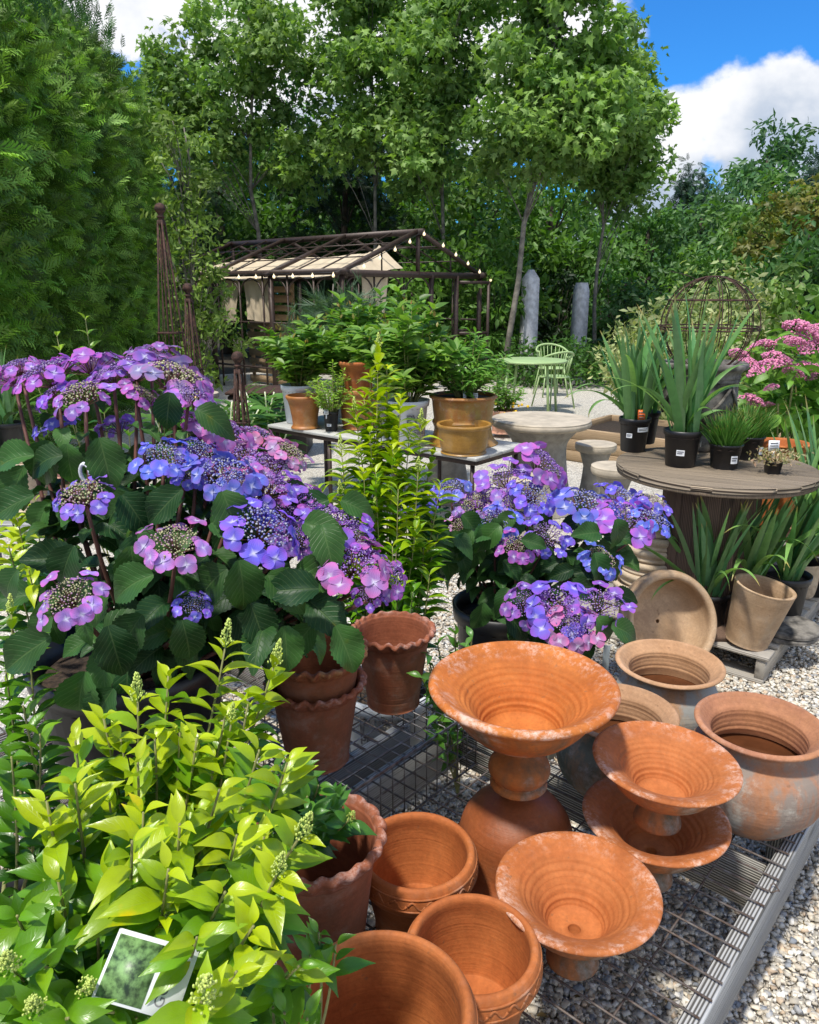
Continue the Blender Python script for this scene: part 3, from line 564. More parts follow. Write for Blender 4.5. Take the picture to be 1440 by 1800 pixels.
# ------------------------------------------------------------------ greenhouse
C0 = np.array([-1.0, 11.6, 0]); gA = np.array([-.76, .65, 0]); gB = np.array([.65, .76, 0]); GL, GW, EV, RG = 4.9, 3.5, 1.88, 2.54
def gp(a, b, z): return C0 + gA * a + gB * b + np.array([0, 0, z])
def greenhouse():
    t = thing('greenhouse', 'dark brown open greenhouse frame with arched side panels and pitched roof', 'greenhouse', tuple(gp(GL / 2, GW / 2, 0)))
    for a, b in [(a, b) for a in (0, 1.63, 3.27, GL) for b in (0, GW)] + [(0, GW * .5 + .35), (0, GW * .5 + 1.05)]:
        g = G(); beam(g, gp(a, b, 0), gp(a, b, EV), .08, .08, (0, 1, 0)); g.build('post', M_IRON, t, False)
    g = G()
    for b in (0, GW): beam(g, gp(-.12, b, EV + .02), gp(GL + .12, b, EV + .02), .10, .09)
    beam(g, gp(-.12, GW / 2, RG), gp(GL + .12, GW / 2, RG), .08, .09)
    for a in (0, GL): beam(g, gp(a, 0, EV), gp(a, GW, EV), .07, .10); beam(g, gp(a, GW / 2, EV), gp(a, GW / 2, RG - .02), .07, .07, (0, 1, 0))
    g.build('roof_beam', M_IRON, t, False)
    g = G(); k = 9
    for i in range(k + 1):
        a = GL * i / k; big = i % 3 == 0
        for b in (0, GW): beam(g, gp(a, b + (-.12 if b == 0 else .12), EV - .02), gp(a, GW / 2, RG + .02), .06 if big else .018, .06 if big else .02)
    for f in (.33, .66):
        for b in (0, GW): beam(g, gp(0, b + (GW / 2 - b) * f, EV + (RG - EV) * f + .03), gp(GL, b + (GW / 2 - b) * f, EV + (RG - EV) * f + .03), .018, .018)
    for b in (GW * .25, GW * .75): beam(g, gp(0, b, EV), gp(0, b, EV + (RG - EV) * .5), .025, .025, (0, 1, 0))
    beam(g, gp(0, GW * .25, EV + .42), gp(0, GW * .75, EV + .42), .02, .02)
    g.build('rafter', M_IRON, t, False)
    g = G()
    for i in range(8):          # arched tracery along the side
        a0 = GL * i / 8; a1 = GL * (i + 1) / 8; r = (a1 - a0) / 2; th = np.linspace(0, math.pi, 13)
        tube(g, [gp((a0 + a1) / 2 - r * math.cos(q), 0, EV - .38 + r * math.sin(q) * 1.05) for q in th], .014, 5)
        beam(g, gp(a1, 0, 0), gp(a1, 0, EV), .03, .03, (0, 1, 0)); beam(g, gp(a0, GW, 0), gp(a0, GW, EV), .03, .03, (0, 1, 0))
    for z in (1.12, .38): beam(g, gp(0, 0, z), gp(GL, 0, z), .03, .03); beam(g, gp(0, GW, z), gp(GL, GW, z), .03, .03)
    beam(g, gp(0, GW * .5 + 1.05, .95), gp(0, GW, .95), .03, .03)
    for b in (GW * .0, GW * .2, GW * .4):
        th = np.linspace(0, math.pi, 11); r = GW * .1; tube(g, [gp(0, b + r - r * math.cos(q), EV - .38 + r * math.sin(q)) for q in th], .014, 5); beam(g, gp(0, b + 2 * r, 0), gp(0, b + 2 * r, EV), .03, .03, (0, 1, 0))
    g.build('side_panel', M_IRON, t)
    g = G()                      # open door leaf in the gable
    q0 = gp(0, GW * .5 + 1.05, 0); dd = nrm(gB * .85 - gA * .5)
    for s_ in (0, .62): beam(g, q0 + dd * s_ + [0, 0, .05], q0 + dd * s_ + [0, 0, 1.78], .05, .05, (0, 1, 0))
    for z in (.06, .9, 1.77): beam(g, q0 + [0, 0, z], q0 + dd * .62 + [0, 0, z], .05, .05)
    g.build('door', M_IRON, t, False)
    return t
greenhouse()
def cloth(name, label, P00, P10, P01, P11, sag, cat='shade cloth', group='canvas shades inside the greenhouse', nx=14, ny=10, fold=.03):
    g = G(); V = []; P00, P10, P01, P11 = map(lambda p: np.asarray(p, float), (P00, P10, P01, P11))
    nn = nrm(np.cross(P10 - P00, P01 - P00))
    for side in (0, .006):
        for j in range(ny + 1):
            for i in range(nx + 1):
                u, v = i / nx, j / ny; p = P00 * (1 - u) * (1 - v) + P10 * u * (1 - v) + P01 * (1 - u) * v + P11 * u * v
                V.append(p + np.array([0, 0, -sag * 4 * u * (1 - u)]) + nn * (fold * math.sin(u * 17 + v * 3) * (v if name != 'roof_shade' else .4) + side))
    m_ = (nx + 1) * (ny + 1); F = [(s_ * m_ + j * (nx + 1) + i, s_ * m_ + j * (nx + 1) + i + 1, s_ * m_ + (j + 1) * (nx + 1) + i + 1, s_ * m_ + (j + 1) * (nx + 1) + i) for s_ in (0, 1) for j in range(ny) for i in range(nx)]
    g.add(V, np.array(F)); return tag(g.build(name, M_CLOTH), label, cat, group)
def rf(a, f, dz=-.07): return gp(a, GW / 2 * f, EV + (RG - EV) * f + dz)
cloth('roof_shade', 'tan canvas panel stretched under the front slope of the greenhouse roof', rf(.35, .02), rf(4.75, .02), rf(.35, .58), rf(3.9, .58), .02)
cloth('roof_shade', 'tan canvas end piece drooping under the gable peak', gp(.3, .25, EV + .02), gp(.1, 1.5, EV + .1), rf(.5, .6), gp(.5, 1.35, EV + .45), .03)
cloth('curtain', 'tan canvas curtain hanging nearest the greenhouse front corner', gp(.12, .55, EV - .05), gp(.12, 1.15, EV - .05), gp(.12, .6, EV - .95), gp(.12, 1.0, EV - .95), 0, 'curtain')
cloth('curtain', 'tan canvas curtain beside the slatted crate, right one of the pair', gp(1.75, .12, EV - .05), gp(2.5, .12, EV - .05), gp(1.8, .12, EV - .78), gp(2.4, .12, EV - .72), 0, 'curtain')
cloth('curtain', 'tan canvas curtain beside the slatted crate, left one of the pair', gp(2.6, .12, EV - .05), gp(3.2, .12, EV - .05), gp(2.75, .12, EV - .8), gp(3.1, .12, EV - .75), 0, 'curtain')
cloth('curtain', 'tan canvas curtain at the far left end, partly behind the slim young tree', gp(3.7, .12, EV - .05), gp(4.6, .12, EV - .05), gp(3.75, .12, EV - .9), gp(4.5, .12, EV - .9), 0, 'curtain')
t = thing('string_lights', 'string of small warm globe bulbs along the greenhouse eave and gable', 'string lights', tuple(gp(0, -.16, EV)))
path = [gp(GL * (1 - i / 11), -.17, EV + .0) for i in range(12)] + [gp(-.17, GW / 2 * i / 5 - .05, EV + (RG - EV) * i / 5 + .0) for i in range(1, 6)] + [gp(-.17, GW / 2 + GW / 2 * i / 5 + .1, RG - (RG - EV) * i / 5 - .02) for i in range(1, 6)]
g = G(); tube(g, path, .006, 5); g.build('cable', M_BLK, t)
sph = smoothprof([(.001, -.025), (.016, -.019), (.023, 0), (.015, .021), (.007, .032), (.007, .05)], 3)
for p in path:
    g = G(); lathe(g, sph, p - np.array([0, 0, .045]), 10); g.build('bulb', M_LED, t)
# upright pallet inside the greenhouse and the cabinet
t = thing('slatted_crate', 'honey coloured pallets stood on end inside the greenhouse', 'pallet', tuple(gp(2.6, .6, 0)))
g = G()
for i in range(11): beam(g, gp(1.75, .55, .1 + i * .155), gp(3.0, .55, .1 + i * .155), .02, .10 if i % 3 else .12, (0, 0, 1), (.8 + .3 * R.random(),) * 3)
g.build('slat', M_WOODH, t, False)
g = G()
for a in (1.8, 2.35, 2.95): beam(g, gp(a, .60, 0), gp(a, .60, 1.75), .05, .09, (0, 1, 0))
g.build('stringer', M_WOODH, t, False)
pb = PY(478, 720, 7.6); zt = .62
t = thing('dark_cabinet', 'low dark cabinet with round handles beside the potting table', 'cabinet', (pb[0], pb[1], 0))
g = G(); box(g, (pb[0], pb[1] + .1, .30), (.72, .5, .56), bev=.01); box(g, (pb[0], pb[1] + .1, .60), (.80, .56, .04), bev=.01, mi=0); g.build('body', M_DARKW, t, False)
g = G(); th = np.linspace(0, 6.28, 20)[:-1]; tube(g, [(pb[0] + .05 + .1 * math.cos(q), pb[1] - .165, .32 + .1 * math.sin(q)) for q in th], .006, 5, closed=True); g.build('ring_handle', M_IRON, t)
g = G(); box(g, (pb[0], pb[1] + .1, .645), (.84, .6, .03), bev=.008); g.build('top', M_RUST, t, False)

# weathered standing posts
for px, py, D, w, h, lab in ((928, 612, 14.4, .25, 2.0, 'pale weathered standing post with a pointed top, half hidden by bushes'), (1016, 612, 15.0, .235, 1.78, 'pale grey standing post with a blunt top, wholly in view')):
    b = PY(px, py, D); t = thing('stone_post', lab, 'post', (b[0], b[1], 0), 'pale standing posts at the back of the yard'); g = G()
    A = rot('Z', 24); V = []
    for z, k in ((.12, 1.), (h - .16, .93), (h, (.3 if w > .24 else .7))): V += [np.array([sx * w / 2 * k, sy * w / 2 * k, z]) for sx, sy in ((-1, -1), (1, -1), (1, 1), (-1, 1))]
    V = np.array(V) @ A.T + [b[0], b[1], 0]; F = [(i * 4 + j, i * 4 + (j + 1) % 4, (i + 1) * 4 + (j + 1) % 4, (i + 1) * 4 + j) for i in range(2) for j in range(4)] + [(8, 9, 10, 11)]
    g.add(V, np.array(F)); g.build('shaft', M_POST, t, False)
    g = G(); lathe(g, smoothprof([(.0, 0), (w * .75, 0), (w * .8, .08), (w * .6, .15), (w * .3, .16), (0, .16)], 3), (b[0], b[1], 0), 10, jit=.08); g.build('base_stone', M_STONE, t)

# sage green table and chairs
def gtable():
    c = PH(935, 634, .72); t = thing('garden_table', 'round sage green metal table at the back of the gravel yard', 'table', (c[0], c[1], 0))
    g = G(); lathe(g, [(0, .705), (.46, .705), (.475, .712), (.475, .728), (.46, .735), (0, .735)], (c[0], c[1], 0), 40); g.build('tabletop', M_GRN, t)
    for a in (25, 115, 205, 295):
        q = math.radians(a); g = G(); tube(g, [(c[0] + .36 * math.cos(q), c[1] + .36 * math.sin(q), .705), (c[0] + .44 * math.cos(q), c[1] + .44 * math.sin(q), 0)], .018, 8); g.build('leg', M_GRN, t)
    def chair(px, py, D, rz, lab):
        b = PY(px, py, D); o = thing('garden_chair', lab, 'chair', (b[0], b[1], 0), 'sage green metal chairs'); A = rot('Z', rz); T_ = lambda p: A @ np.array(p, float) + [b[0], b[1], 0]
        g = G(); lathe(g, [(0, .43), (.2, .43), (.215, .44), (.2, .452), (0, .452)], (b[0], b[1], 0), 24, jit=.03); g.build('seat', M_GRN, o)
        for sx in (-1, 1):
            for sy in (-1, 1): g = G(); tube(g, [T_((.15 * sx, .15 * sy, .44)), T_((.21 * sx, .23 * sy, 0))], .012, 6); g.build('leg', M_GRN, o)
        g = G(); th = np.linspace(math.radians(-20), math.radians(200), 15)
        tube(g, [T_((.25 * math.cos(q), .22 * math.sin(q) + .02, .70 + .1 * max(math.sin(q), 0))) for q in th], .016, 6)
        for q in th[::1]: tube(g, [T_((.19 * math.cos(q), .17 * math.sin(q), .45)), T_((.25 * math.cos(q), .22 * math.sin(q) + .02, .70 + .1 * max(math.sin(q), 0)))], .006, 5)
        g.build('backrest', M_GRN, o)
    chair(972, 712, 10.9, -155, 'sage green spindle back chair in front of the round table'); chair(968, 680, 12.2, 10, 'sage green spindle back chair on the far side of the round table')
gtable()

# ------------------------------------------------------------------ rusty obelisk trellises
def obelisk(px, ytop, ybase, Y, label, w):
    tp = PY(px, ytop, Y); bz = max(PY(px, ybase, Y)[2], 0); b = np.array([tp[0] + .02, Y, 0.]); H = tp[2]
    t = thing('obelisk_trellis', label, 'trellis', tuple(b), 'rusty iron obelisk trellises'); q = H / 2
    for i in range(4):
        a = math.radians(28 + 90 * i); g = G(); e = b + np.array([w * math.cos(a), w * math.sin(a), 0]); m_ = b + np.array([w * .62 * math.cos(a), w * .62 * math.sin(a), H * .5]); u = b + np.array([.025 * math.cos(a), .025 * math.sin(a), H - .13])
        tube(g, [e, m_, u], .0085, 6)
        a2 = a + math.radians(45); tube(g, [b + np.array([w * .7 * math.cos(a2), w * .7 * math.sin(a2), 0]), b + np.array([w * .5 * math.cos(a2), w * .5 * math.sin(a2), H * .5]), u], .0045, 5); g.build('leg', M_RUST, t)
    for f in (.18, .36, .56):
        g = G(); k = w * (1 - f * .78) + .01; z = H * f; pts = [b + np.array([k * math.cos(math.radians(28 + 90 * i)), k * math.sin(math.radians(28 + 90 * i)), z]) for i in range(4)]
        for i in range(4): tube(g, [pts[i], pts[(i + 1) % 4]], .008, 5)
        g.build('ring', M_RUST, t)
    g = G(); lathe(g, smoothprof([(0, H - .17), (.03, H - .16), (.022, H - .12), (.034, H - .105), (.02, H - .09), (.044, H - .05), (.03, H - .012), (0, H)], 4), (b[0], b[1], 0), 16); g.build('finial', M_RUST, t)
obelisk(276, 356, 640, 6.4, 'tallest rusty iron obelisk with a ball finial in front of the arborvitae', .17)
obelisk(325, 497, 640, 6.8, 'middle sized rusty iron obelisk, right of the tallest one', .13)
obelisk(412, 617, 720, 5.6, 'smallest rusty iron obelisk in front of the broad leaved plants', .10)

# ------------------------------------------------------------------ plant builders
KEEP = []
def blade(g, p, az, lean, L, droop, w, col, roll=0., n=12, tries=0):
    """sword leaf: starts up, leans by 'lean' and bends over by 'droop' radians"""
    V = []; U = []; P_ = np.asarray(p, float); th = lean; h = np.array([math.cos(az), math.sin(az), 0]); sd = np.array([-math.sin(az + roll), math.cos(az + roll), 0]); ds = L / n
    for i in range(n + 1):
        t = i / n; ww = w * min(1, .75 + t * 1.2) * (1 - max(0, (t - .55) / .45) ** 1.5) + .0005
        d = h * math.sin(th) + np.array([0, 0, math.cos(th)]); nn = nrm(np.cross(sd, d))
        V += [P_ - sd * ww / 2, P_ + nn * ww * .14, P_ + sd * ww / 2]; U += [(-1, t, 0), (0, t, 0), (1, t, 0)]
        P_ = P_ + d * ds; th += droop / n * (t * 2.0)
    for (cx, cy, rr_, za, zb) in KEEP:       # blades bend aside instead of growing through a table top
        A_ = np.array(V)
        if p[2] < za and (((A_[:, 0] - cx) ** 2 + (A_[:, 1] - cy) ** 2 < rr_ ** 2) & (A_[:, 2] > za) & (A_[:, 2] < zb + .6)).any():
            if tries > 14: return
            return blade(g, p, az + 1.3, min(lean + .06, .9), L * .96, droop, w, col, roll, n, tries + 1)
    F = [(i * 3 + j, i * 3 + j + 1, i * 3 + j + 4, i * 3 + j + 3) for i in range(n) for j in range(2)]
    g.add(V, np.array(F), U, col)
def iris_fans(g, p, n, hgt, spread, seed, w=.032, arch=3):
    r = random.Random(seed)
    for i in range(n):
        az = r.uniform(0, 6.28); q = np.array(p) + np.array([r.uniform(-spread, spread), r.uniform(-spread, spread), 0]); k = r.uniform(.75, 1.25)
        c = np.array([.15, .32, .115]) * k * np.array([r.uniform(.8, 1.25), 1, r.uniform(.8, 1.2)])
        blade(g, q, az, r.uniform(.03, .48), hgt * r.uniform(.7, 1.08), r.uniform(0, .5), w * r.uniform(.75, 1.15), c, r.uniform(-.9, .9))
    for i in range(arch + 3):
        az = r.uniform(0, 6.28); blade(g, p, az, r.uniform(.3, .7), hgt * r.uniform(.7, 1.0), r.uniform(1.2, 2.8), w * .8, (.22, .42, .11), r.uniform(-.5, .5), 18)
BPOT = lambda h, r: [(0, 0), (r * .74, 0), (r * .78, h * .03), (r * .93, h * .86), (r * 1.0, h * .87), (r * 1.02, h * .93), (r * 1.03, h), (r * .97, h), (r * .93, h * .86), (r * .9, h * .8)]
def sq_pot(g, h, r, c, n=8, tw=22):
    A = rot('Z', tw); V = []
    for k, z in ((.78, 0), (.97, h * .9), (1.04, h * .91), (1.05, h), (.98, h), (.92, h * .85)): V += [A @ np.array([r * k * math.cos(2 * math.pi * j / n), r * k * math.sin(2 * math.pi * j / n), z]) + c for j in range(n)]
    F = [(i * n + j, i * n + (j + 1) % n, (i + 1) * n + (j + 1) % n, (i + 1) * n + j) for i in range(5) for j in range(n)]; g.add(V, np.array(F))
def disc(g, c, r, dz=.01, n=24): lathe(g, [(r, -dz), (r * .98, 0), (r * .5, dz * .6), (0, dz * .3)], c, n)
def label_on(parent, c, r, az, z, w, h, lines=2, m_=None, name='label'):
    """paper label bent round a pot of radius r, printed with a few dark lines"""
    m_ = m_ or M_TAG; g = G(); n = 6; 
    def strip(a0, a1, z0, z1, rr, mi):
        V = [];
        for i in range(n + 1):
            a = a0 + (a1 - a0) * i / n
            for zz in (z0, z1): V.append((c[0] + rr * math.cos(a), c[1] + rr * math.sin(a), zz))
        g.add(V, np.array([(2 * i, 2 * i + 2, 2 * i + 3, 2 * i + 1) for i in range(n)]), None, (1, 1, 1), mi)
    da = w / r / 2; strip(az - da, az + da, z - h / 2, z + h / 2, r + .0015, 0)
    for i in range(lines): zz = z + h * (.22 - .3 * i); strip(az - da * .8, az + da * (.5 if i else .8), zz - h * .07, zz + h * .07, r + .0028, 1)
    return g.build(name, [m_, M_TAGP], parent)
def stake_tag(parent, p, w, h, tall, m_, az=-90, tilt=8, name='plant_tag'):
    g = G(); A = rot('Z', az + 90) @ rot('X', -tilt); 
    box(g, np.array(p) + A @ np.array([0, 0, tall / 2]), (w * .25, .0015, tall), A.T); box(g, np.array(p) + A @ np.array([0, 0, tall + h / 2]), (w, .002, h), A.T)
    for i in range(3): box(g, np.array(p) + A @ np.array([0, -.0022, tall + h * (.75 - .25 * i)]), (w * .7, .001, h * .08), A.T, mi=1)
    return g.build(name, [m_, M_TAGP], parent, False)
def potted(name, label, cat, c, pot_h, r, group=None, m_=None, kind='black', soil=True, pn='pot'):
    t = thing(name, label, cat, tuple(c), group); g = G()
    if kind == 'sq': sq_pot(g, pot_h, r, np.asarray(c, float), 8)
    elif kind == 'sq4': sq_pot(g, pot_h, r * 1.25, np.asarray(c, float), 4, 40)
    else: lathe(g, BPOT(pot_h, r), c, 40)
    g.build(pn, m_ or M_BLK, t, kind not in ('sq', 'sq4'))
    if soil: g = G(); disc(g, (c[0], c[1], c[2] + pot_h * .86), r * (.93 if kind[:2] != 'sq' else .9)); g.build('soil', M_SOIL, t)
    return t

# ---- lacecap hydrangeas
def head_mesh(seed, bc, nm):
    r = random.Random(seed); g = G(); V0, F0, U0 = leaf_tpl(5, 2, w_pet, .22, .20)
    nfl = 10
    for i in range(nfl):
        a = 2 * math.pi * i / nfl + r.uniform(-.22, .22); rr = r.uniform(.72, 1.0); c = np.array([rr * math.cos(a), rr * math.sin(a), r.uniform(-.24, .06)])
        out = np.array([math.cos(a), math.sin(a), 0]); N = nrm(out * r.uniform(.25, 1.0) + np.array([0, 0, .75]) + np.array([r.uniform(-.3, .3) for _ in range(3)]))
        T1 = nrm(np.cross(N, [r.uniform(-1, 1), r.uniform(-1, 1), .3])); T2 = np.cross(N, T1); ph = r.uniform(0, 1.57); s_ = r.uniform(.28, .40)
        k = r.uniform(.8, 1.2); cc = (k * r.uniform(.85, 1.15), k * r.uniform(.9, 1.1), k)
        for j in range(4):
            q = ph + j * math.pi / 2 + r.uniform(-.1, .1); D = T1 * math.cos(q) + T2 * math.sin(q); D = nrm(D + N * r.uniform(-.05, .25)); B = np.cross(D, N); sz = s_ * r.uniform(.88, 1.1)
            V = c + N * .01 * j + sz * (V0[:, :1] * B + V0[:, 1:2] * D + V0[:, 2:3] * N); g.add(V, F0, U0, cc, 0)
        g.add(*ico(c + N * .015, .022), None, (.5, .5, .75), 1)
        tube(g, [c - N * .01, np.array([0, 0, -.55])], .012, 4, mi=2)
    nb = 210
    for i in range(nb):
        rr = .70 * math.sqrt((i + .5) / nb) * r.uniform(.93, 1.07); a = i * 2.39996 + r.uniform(-.12, .12); c = np.array([rr * math.cos(a), rr * math.sin(a), .14 - .35 * rr * rr + r.uniform(-.05, .05)]) * (1, 1, 1)
        k = r.uniform(.7, 1.25); b_ = bc[r.randrange(len(bc))]; V, F = ico(c, r.uniform(.018, .038)); g.add(V, F, None, tuple(x * k for x in b_), 1)
    for i in range(16):
        rr = .5 * math.sqrt((i + .5) / 16); a = i * 2.4; tube(g, [(rr * math.cos(a), rr * math.sin(a), .06 - .3 * rr * rr), (0, 0, -.55)], .012, 4, mi=2)
    return g.mesh(nm, [M_PET, M_BUD, M_STEMR])
_t = (1 + 5 ** .5) / 2; ICV = nrm(np.array([(-1, _t, 0), (1, _t, 0), (-1, -_t, 0), (1, -_t, 0), (0, -1, _t), (0, 1, _t), (0, -1, -_t), (0, 1, -_t), (_t, 0, -1), (_t, 0, 1), (-_t, 0, -1), (-_t, 0, 1)], float))
ICF = np.array([(0, 11, 5), (0, 5, 1), (0, 1, 7), (0, 7, 10), (0, 10, 11), (1, 5, 9), (5, 11, 4), (11, 10, 2), (10, 7, 6), (7, 1, 8), (3, 9, 4), (3, 4, 2), (3, 2, 6), (3, 6, 8), (3, 8, 9), (4, 9, 5), (2, 4, 11), (6, 2, 10), (8, 6, 7), (9, 8, 1)])
def ico(c, r): return np.asarray(c) + ICV * r, ICF
HB = [[(.14, .07, .28), (.22, .11, .38), (.36, .26, .44)], [(.12, .13, .42), (.20, .20, .46), (.36, .36, .42)], [(.40, .40, .20), (.34, .32, .18), (.36, .22, .30)]]
HEADS = {k: [head_mesh(k * 10 + i, HB[k], 'flower_head') for i in range(3)] for k in range(3)}
HC = {'v': (.27, .15, .60), 'm': (.36, .17, .56), 'p': (.48, .23, .49), 'b': (.15, .20, .70), 'l': (.19, .17, .70), 'w': (.42, .30, .62)}
hc, hd = (.012, .050, .014), (.050, .135, .026)
def hydrangea(label, pot_c, pot_h, pot_r, heads, fill, lsz, seed, group='lacecap hydrangeas in black pots', zlow=None):
    r = random.Random(seed); t = potted('hydrangea', label, 'hydrangea', pot_c, pot_h, pot_r, group); base = np.array(pot_c) + [0, 0, pot_h * .86]
    gl = G(); LP = []; LD = []; LN = []; LS = []
    for (x, y, Z, w, hue, bk) in heads:
        p = PZ(x, y, Z); R_ = w / FPX * Z / 2 * .84; out = nrm((p - base) * [1, 1, 0] + [0, -.15, 0]); tl = r.uniform(.25, .65)
        N = nrm(out * tl + np.array([r.uniform(-.15, .15), -.18, 1.0])); o = bpy.data.objects.new('flower_head', r.choice(HEADS[bk])); sc.collection.objects.link(o); o.parent = t
        o.location = p - np.array(t['_o']); o.scale = (R_,) * 3; q = Vector(N).to_track_quat('Z', 'Y').to_matrix() @ Matrix.Rotation(r.uniform(0, 6.28), 3, 'Z'); o.rotation_euler = q.to_euler()
        c = HC[hue]; o.color = (*(v * r.uniform(.85, 1.15) for v in c), 1)
        b0 = base + np.array([r.uniform(-.3, .3) * pot_r, r.uniform(-.3, .3) * pot_r, 0]); e = p - N * R_ * .5; mid = b0 + (e - b0) * .5 + np.array([0, 0, -.04]) + out * .05
        s_ = np.array([b0 * (1 - u) ** 2 + mid * 2 * u * (1 - u) + e * u * u for u in np.linspace(0, 1, 12)]); g = G(); tube(g, s_, np.linspace(.0055, .0035, 12) * (1 + lsz), 6); g.build('stem', M_STEMR, t)
        L = np.linalg.norm(e - b0); ph = r.uniform(0, 6.28)
        for i, f in enumerate((.92, .80, .68, .56, .44)):
            if r.random() < .12: continue
            k = int(f * 11); d = nrm(s_[min(k + 1, 11)] - s_[k]); a_ = nrm(np.cross(d, [math.cos(ph + i * 1.4), math.sin(ph + i * 1.4), .1]))
            for s2 in (-1, 1):
                LP.append(s_[k] + a_ * s2 * .01); LD.append(nrm(a_ * s2 + d * r.uniform(.0, .35) + np.array([0, 0, r.uniform(-.35, .15)]))); LN.append(nrm(d + a_ * s2 * -.2 + np.array([r.uniform(-.2, .2), -.25, .5]))); LS.append(lsz * r.uniform(.7, 1.15) * (.55 if i == 0 else 1))
    for (x, y, Z, s2, ax, ay) in fill:      # big leaves that show in the photograph: base point, depth, size, direction on the plane facing the viewer
        LP.append(PZ(x, y, Z)); LD.append(nrm(np.array([ax, -.25, ay]))); LN.append(nrm(np.array([-ay * .3, -.75, .6]))); LS.append(s2)
    n = len(LP); C = cvar(n, hc, hd, .18); inst(gl, T_HYD, LP, np.array(LD), np.array(LN), LS, C); gl.build('foliage', M_HLEAF, t)
    return t
# ---- privet with gold foliage
def panicle_mesh(seed):
    r = random.Random(seed); g = G(); tube(g, [(0, 0, 0), (0, 0, .9)], [.03, .012], 5, (.3, .42, .12))
    for i in range(95):
        t_ = (i / 95); z = .08 + .9 * t_; rr = .26 * (1 - t_) ** .8 * r.uniform(.4, 1) + .02; a = r.uniform(0, 6.28); c = np.array([rr * math.cos(a), rr * math.sin(a), z]); u = nrm(c * [1, 1, 0] * 1.2 + np.array([0, 0, .8])) * .05
        V = ICV * .030; V = V + np.outer(V @ nrm(u), nrm(u)) * .9 + c + u; k = r.uniform(.8, 1.15); g.add(V, ICF, None, (.50 * k, .60 * k, .13 * k))
        if i % 4 == 0: tube(g, [(0, 0, z - .1), c], .006, 3, (.35, .45, .12))
    return g.mesh('flower_panicle', M_BUD)
PAN = [panicle_mesh(i) for i in range(3)]
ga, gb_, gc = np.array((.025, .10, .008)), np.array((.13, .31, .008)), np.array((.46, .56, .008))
def privet(label, base, tips, lsz=.05, name='golden_privet', leafy=.30, step=.024, gold=1.0, seed=1, group='gold leaved privets', potm=None, pot_h=.27, pot_r=.13, mt=None, cols=None, stem_n=5, cat='privet', zr=None, pnm='pot'):
    r = random.Random(seed); c0, c1, c2 = cols or (ga, gb_, gc)
    t = potted(name, label, cat, base, pot_h, pot_r, group, potm, pn=pnm); b = np.array(base) + [0, 0, pot_h * .86]; LP = []; LD = []; LN = []; LS = []; LC = []
    zz = [p[2] for p, _ in tips]; z0, z1 = zr or (min(zz) - .1, max(zz)); g = G()
    for p, pan in tips:
        p = np.array(p); b0 = b + np.array([r.uniform(-.4, .4), r.uniform(-.4, .4), 0]) * pot_r; d0 = p - b0; L = np.linalg.norm(d0)
        mid = b0 + d0 * .5 + np.array([0, 0, -.04]) + nrm(d0 * [1, 1, 0] + 1e-6) * .04; n = 16
        s_ = np.array([b0 * (1 - u) ** 2 + mid * 2 * u * (1 - u) + p * u * u for u in np.linspace(0, 1, n)]); tube(g, s_, np.linspace(.0042, .0015, n), 5)
        k = max(int(min(leafy, L) / step), 3); ph = r.uniform(0, 3)
        for i in range(k):
            f = 1 - i * step / L
            if f < .1: break
            x_ = f * (n - 1); j = min(int(x_), n - 2); q = s_[j] + (s_[j + 1] - s_[j]) * (x_ - j); d = nrm(s_[j + 1] - s_[j]); ph += math.pi / 2 + r.uniform(-.3, .3)
            a_ = nrm(np.cross(d, [math.cos(ph), math.sin(ph), .2])); a_ = a_ * math.cos(ph) + np.cross(d, a_) * math.sin(ph)
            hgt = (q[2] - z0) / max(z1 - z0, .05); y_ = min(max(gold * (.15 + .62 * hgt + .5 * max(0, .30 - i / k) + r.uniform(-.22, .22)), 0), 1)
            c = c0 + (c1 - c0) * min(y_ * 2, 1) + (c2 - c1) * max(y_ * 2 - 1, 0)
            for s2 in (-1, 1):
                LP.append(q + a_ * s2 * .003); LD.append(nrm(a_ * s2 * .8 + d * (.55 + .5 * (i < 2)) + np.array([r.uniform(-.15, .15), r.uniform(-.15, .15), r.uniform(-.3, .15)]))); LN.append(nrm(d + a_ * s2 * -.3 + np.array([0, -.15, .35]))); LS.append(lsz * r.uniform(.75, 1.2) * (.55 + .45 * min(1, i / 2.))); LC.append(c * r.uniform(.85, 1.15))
        if pan:
            o = bpy.data.objects.new('flower_panicle', r.choice(PAN)); sc.collection.objects.link(o); o.parent = t; o.location = s_[-1] - np.array(t['_o']); d = nrm(s_[-1] - s_[-2]) + np.array([0, 0, .25])
            o.rotation_euler = Vector(d).to_track_quat('Z', 'Y').to_euler(); o.scale = (lsz * (.40 + pan * .17),) * 3
    g.build('stem', M_STEM, t); g = G(); inst(g, T_PRV, LP, np.array(LD), np.array(LN), LS, np.array(LC)); g.build('foliage', mt or M_GLEAF, t); return t

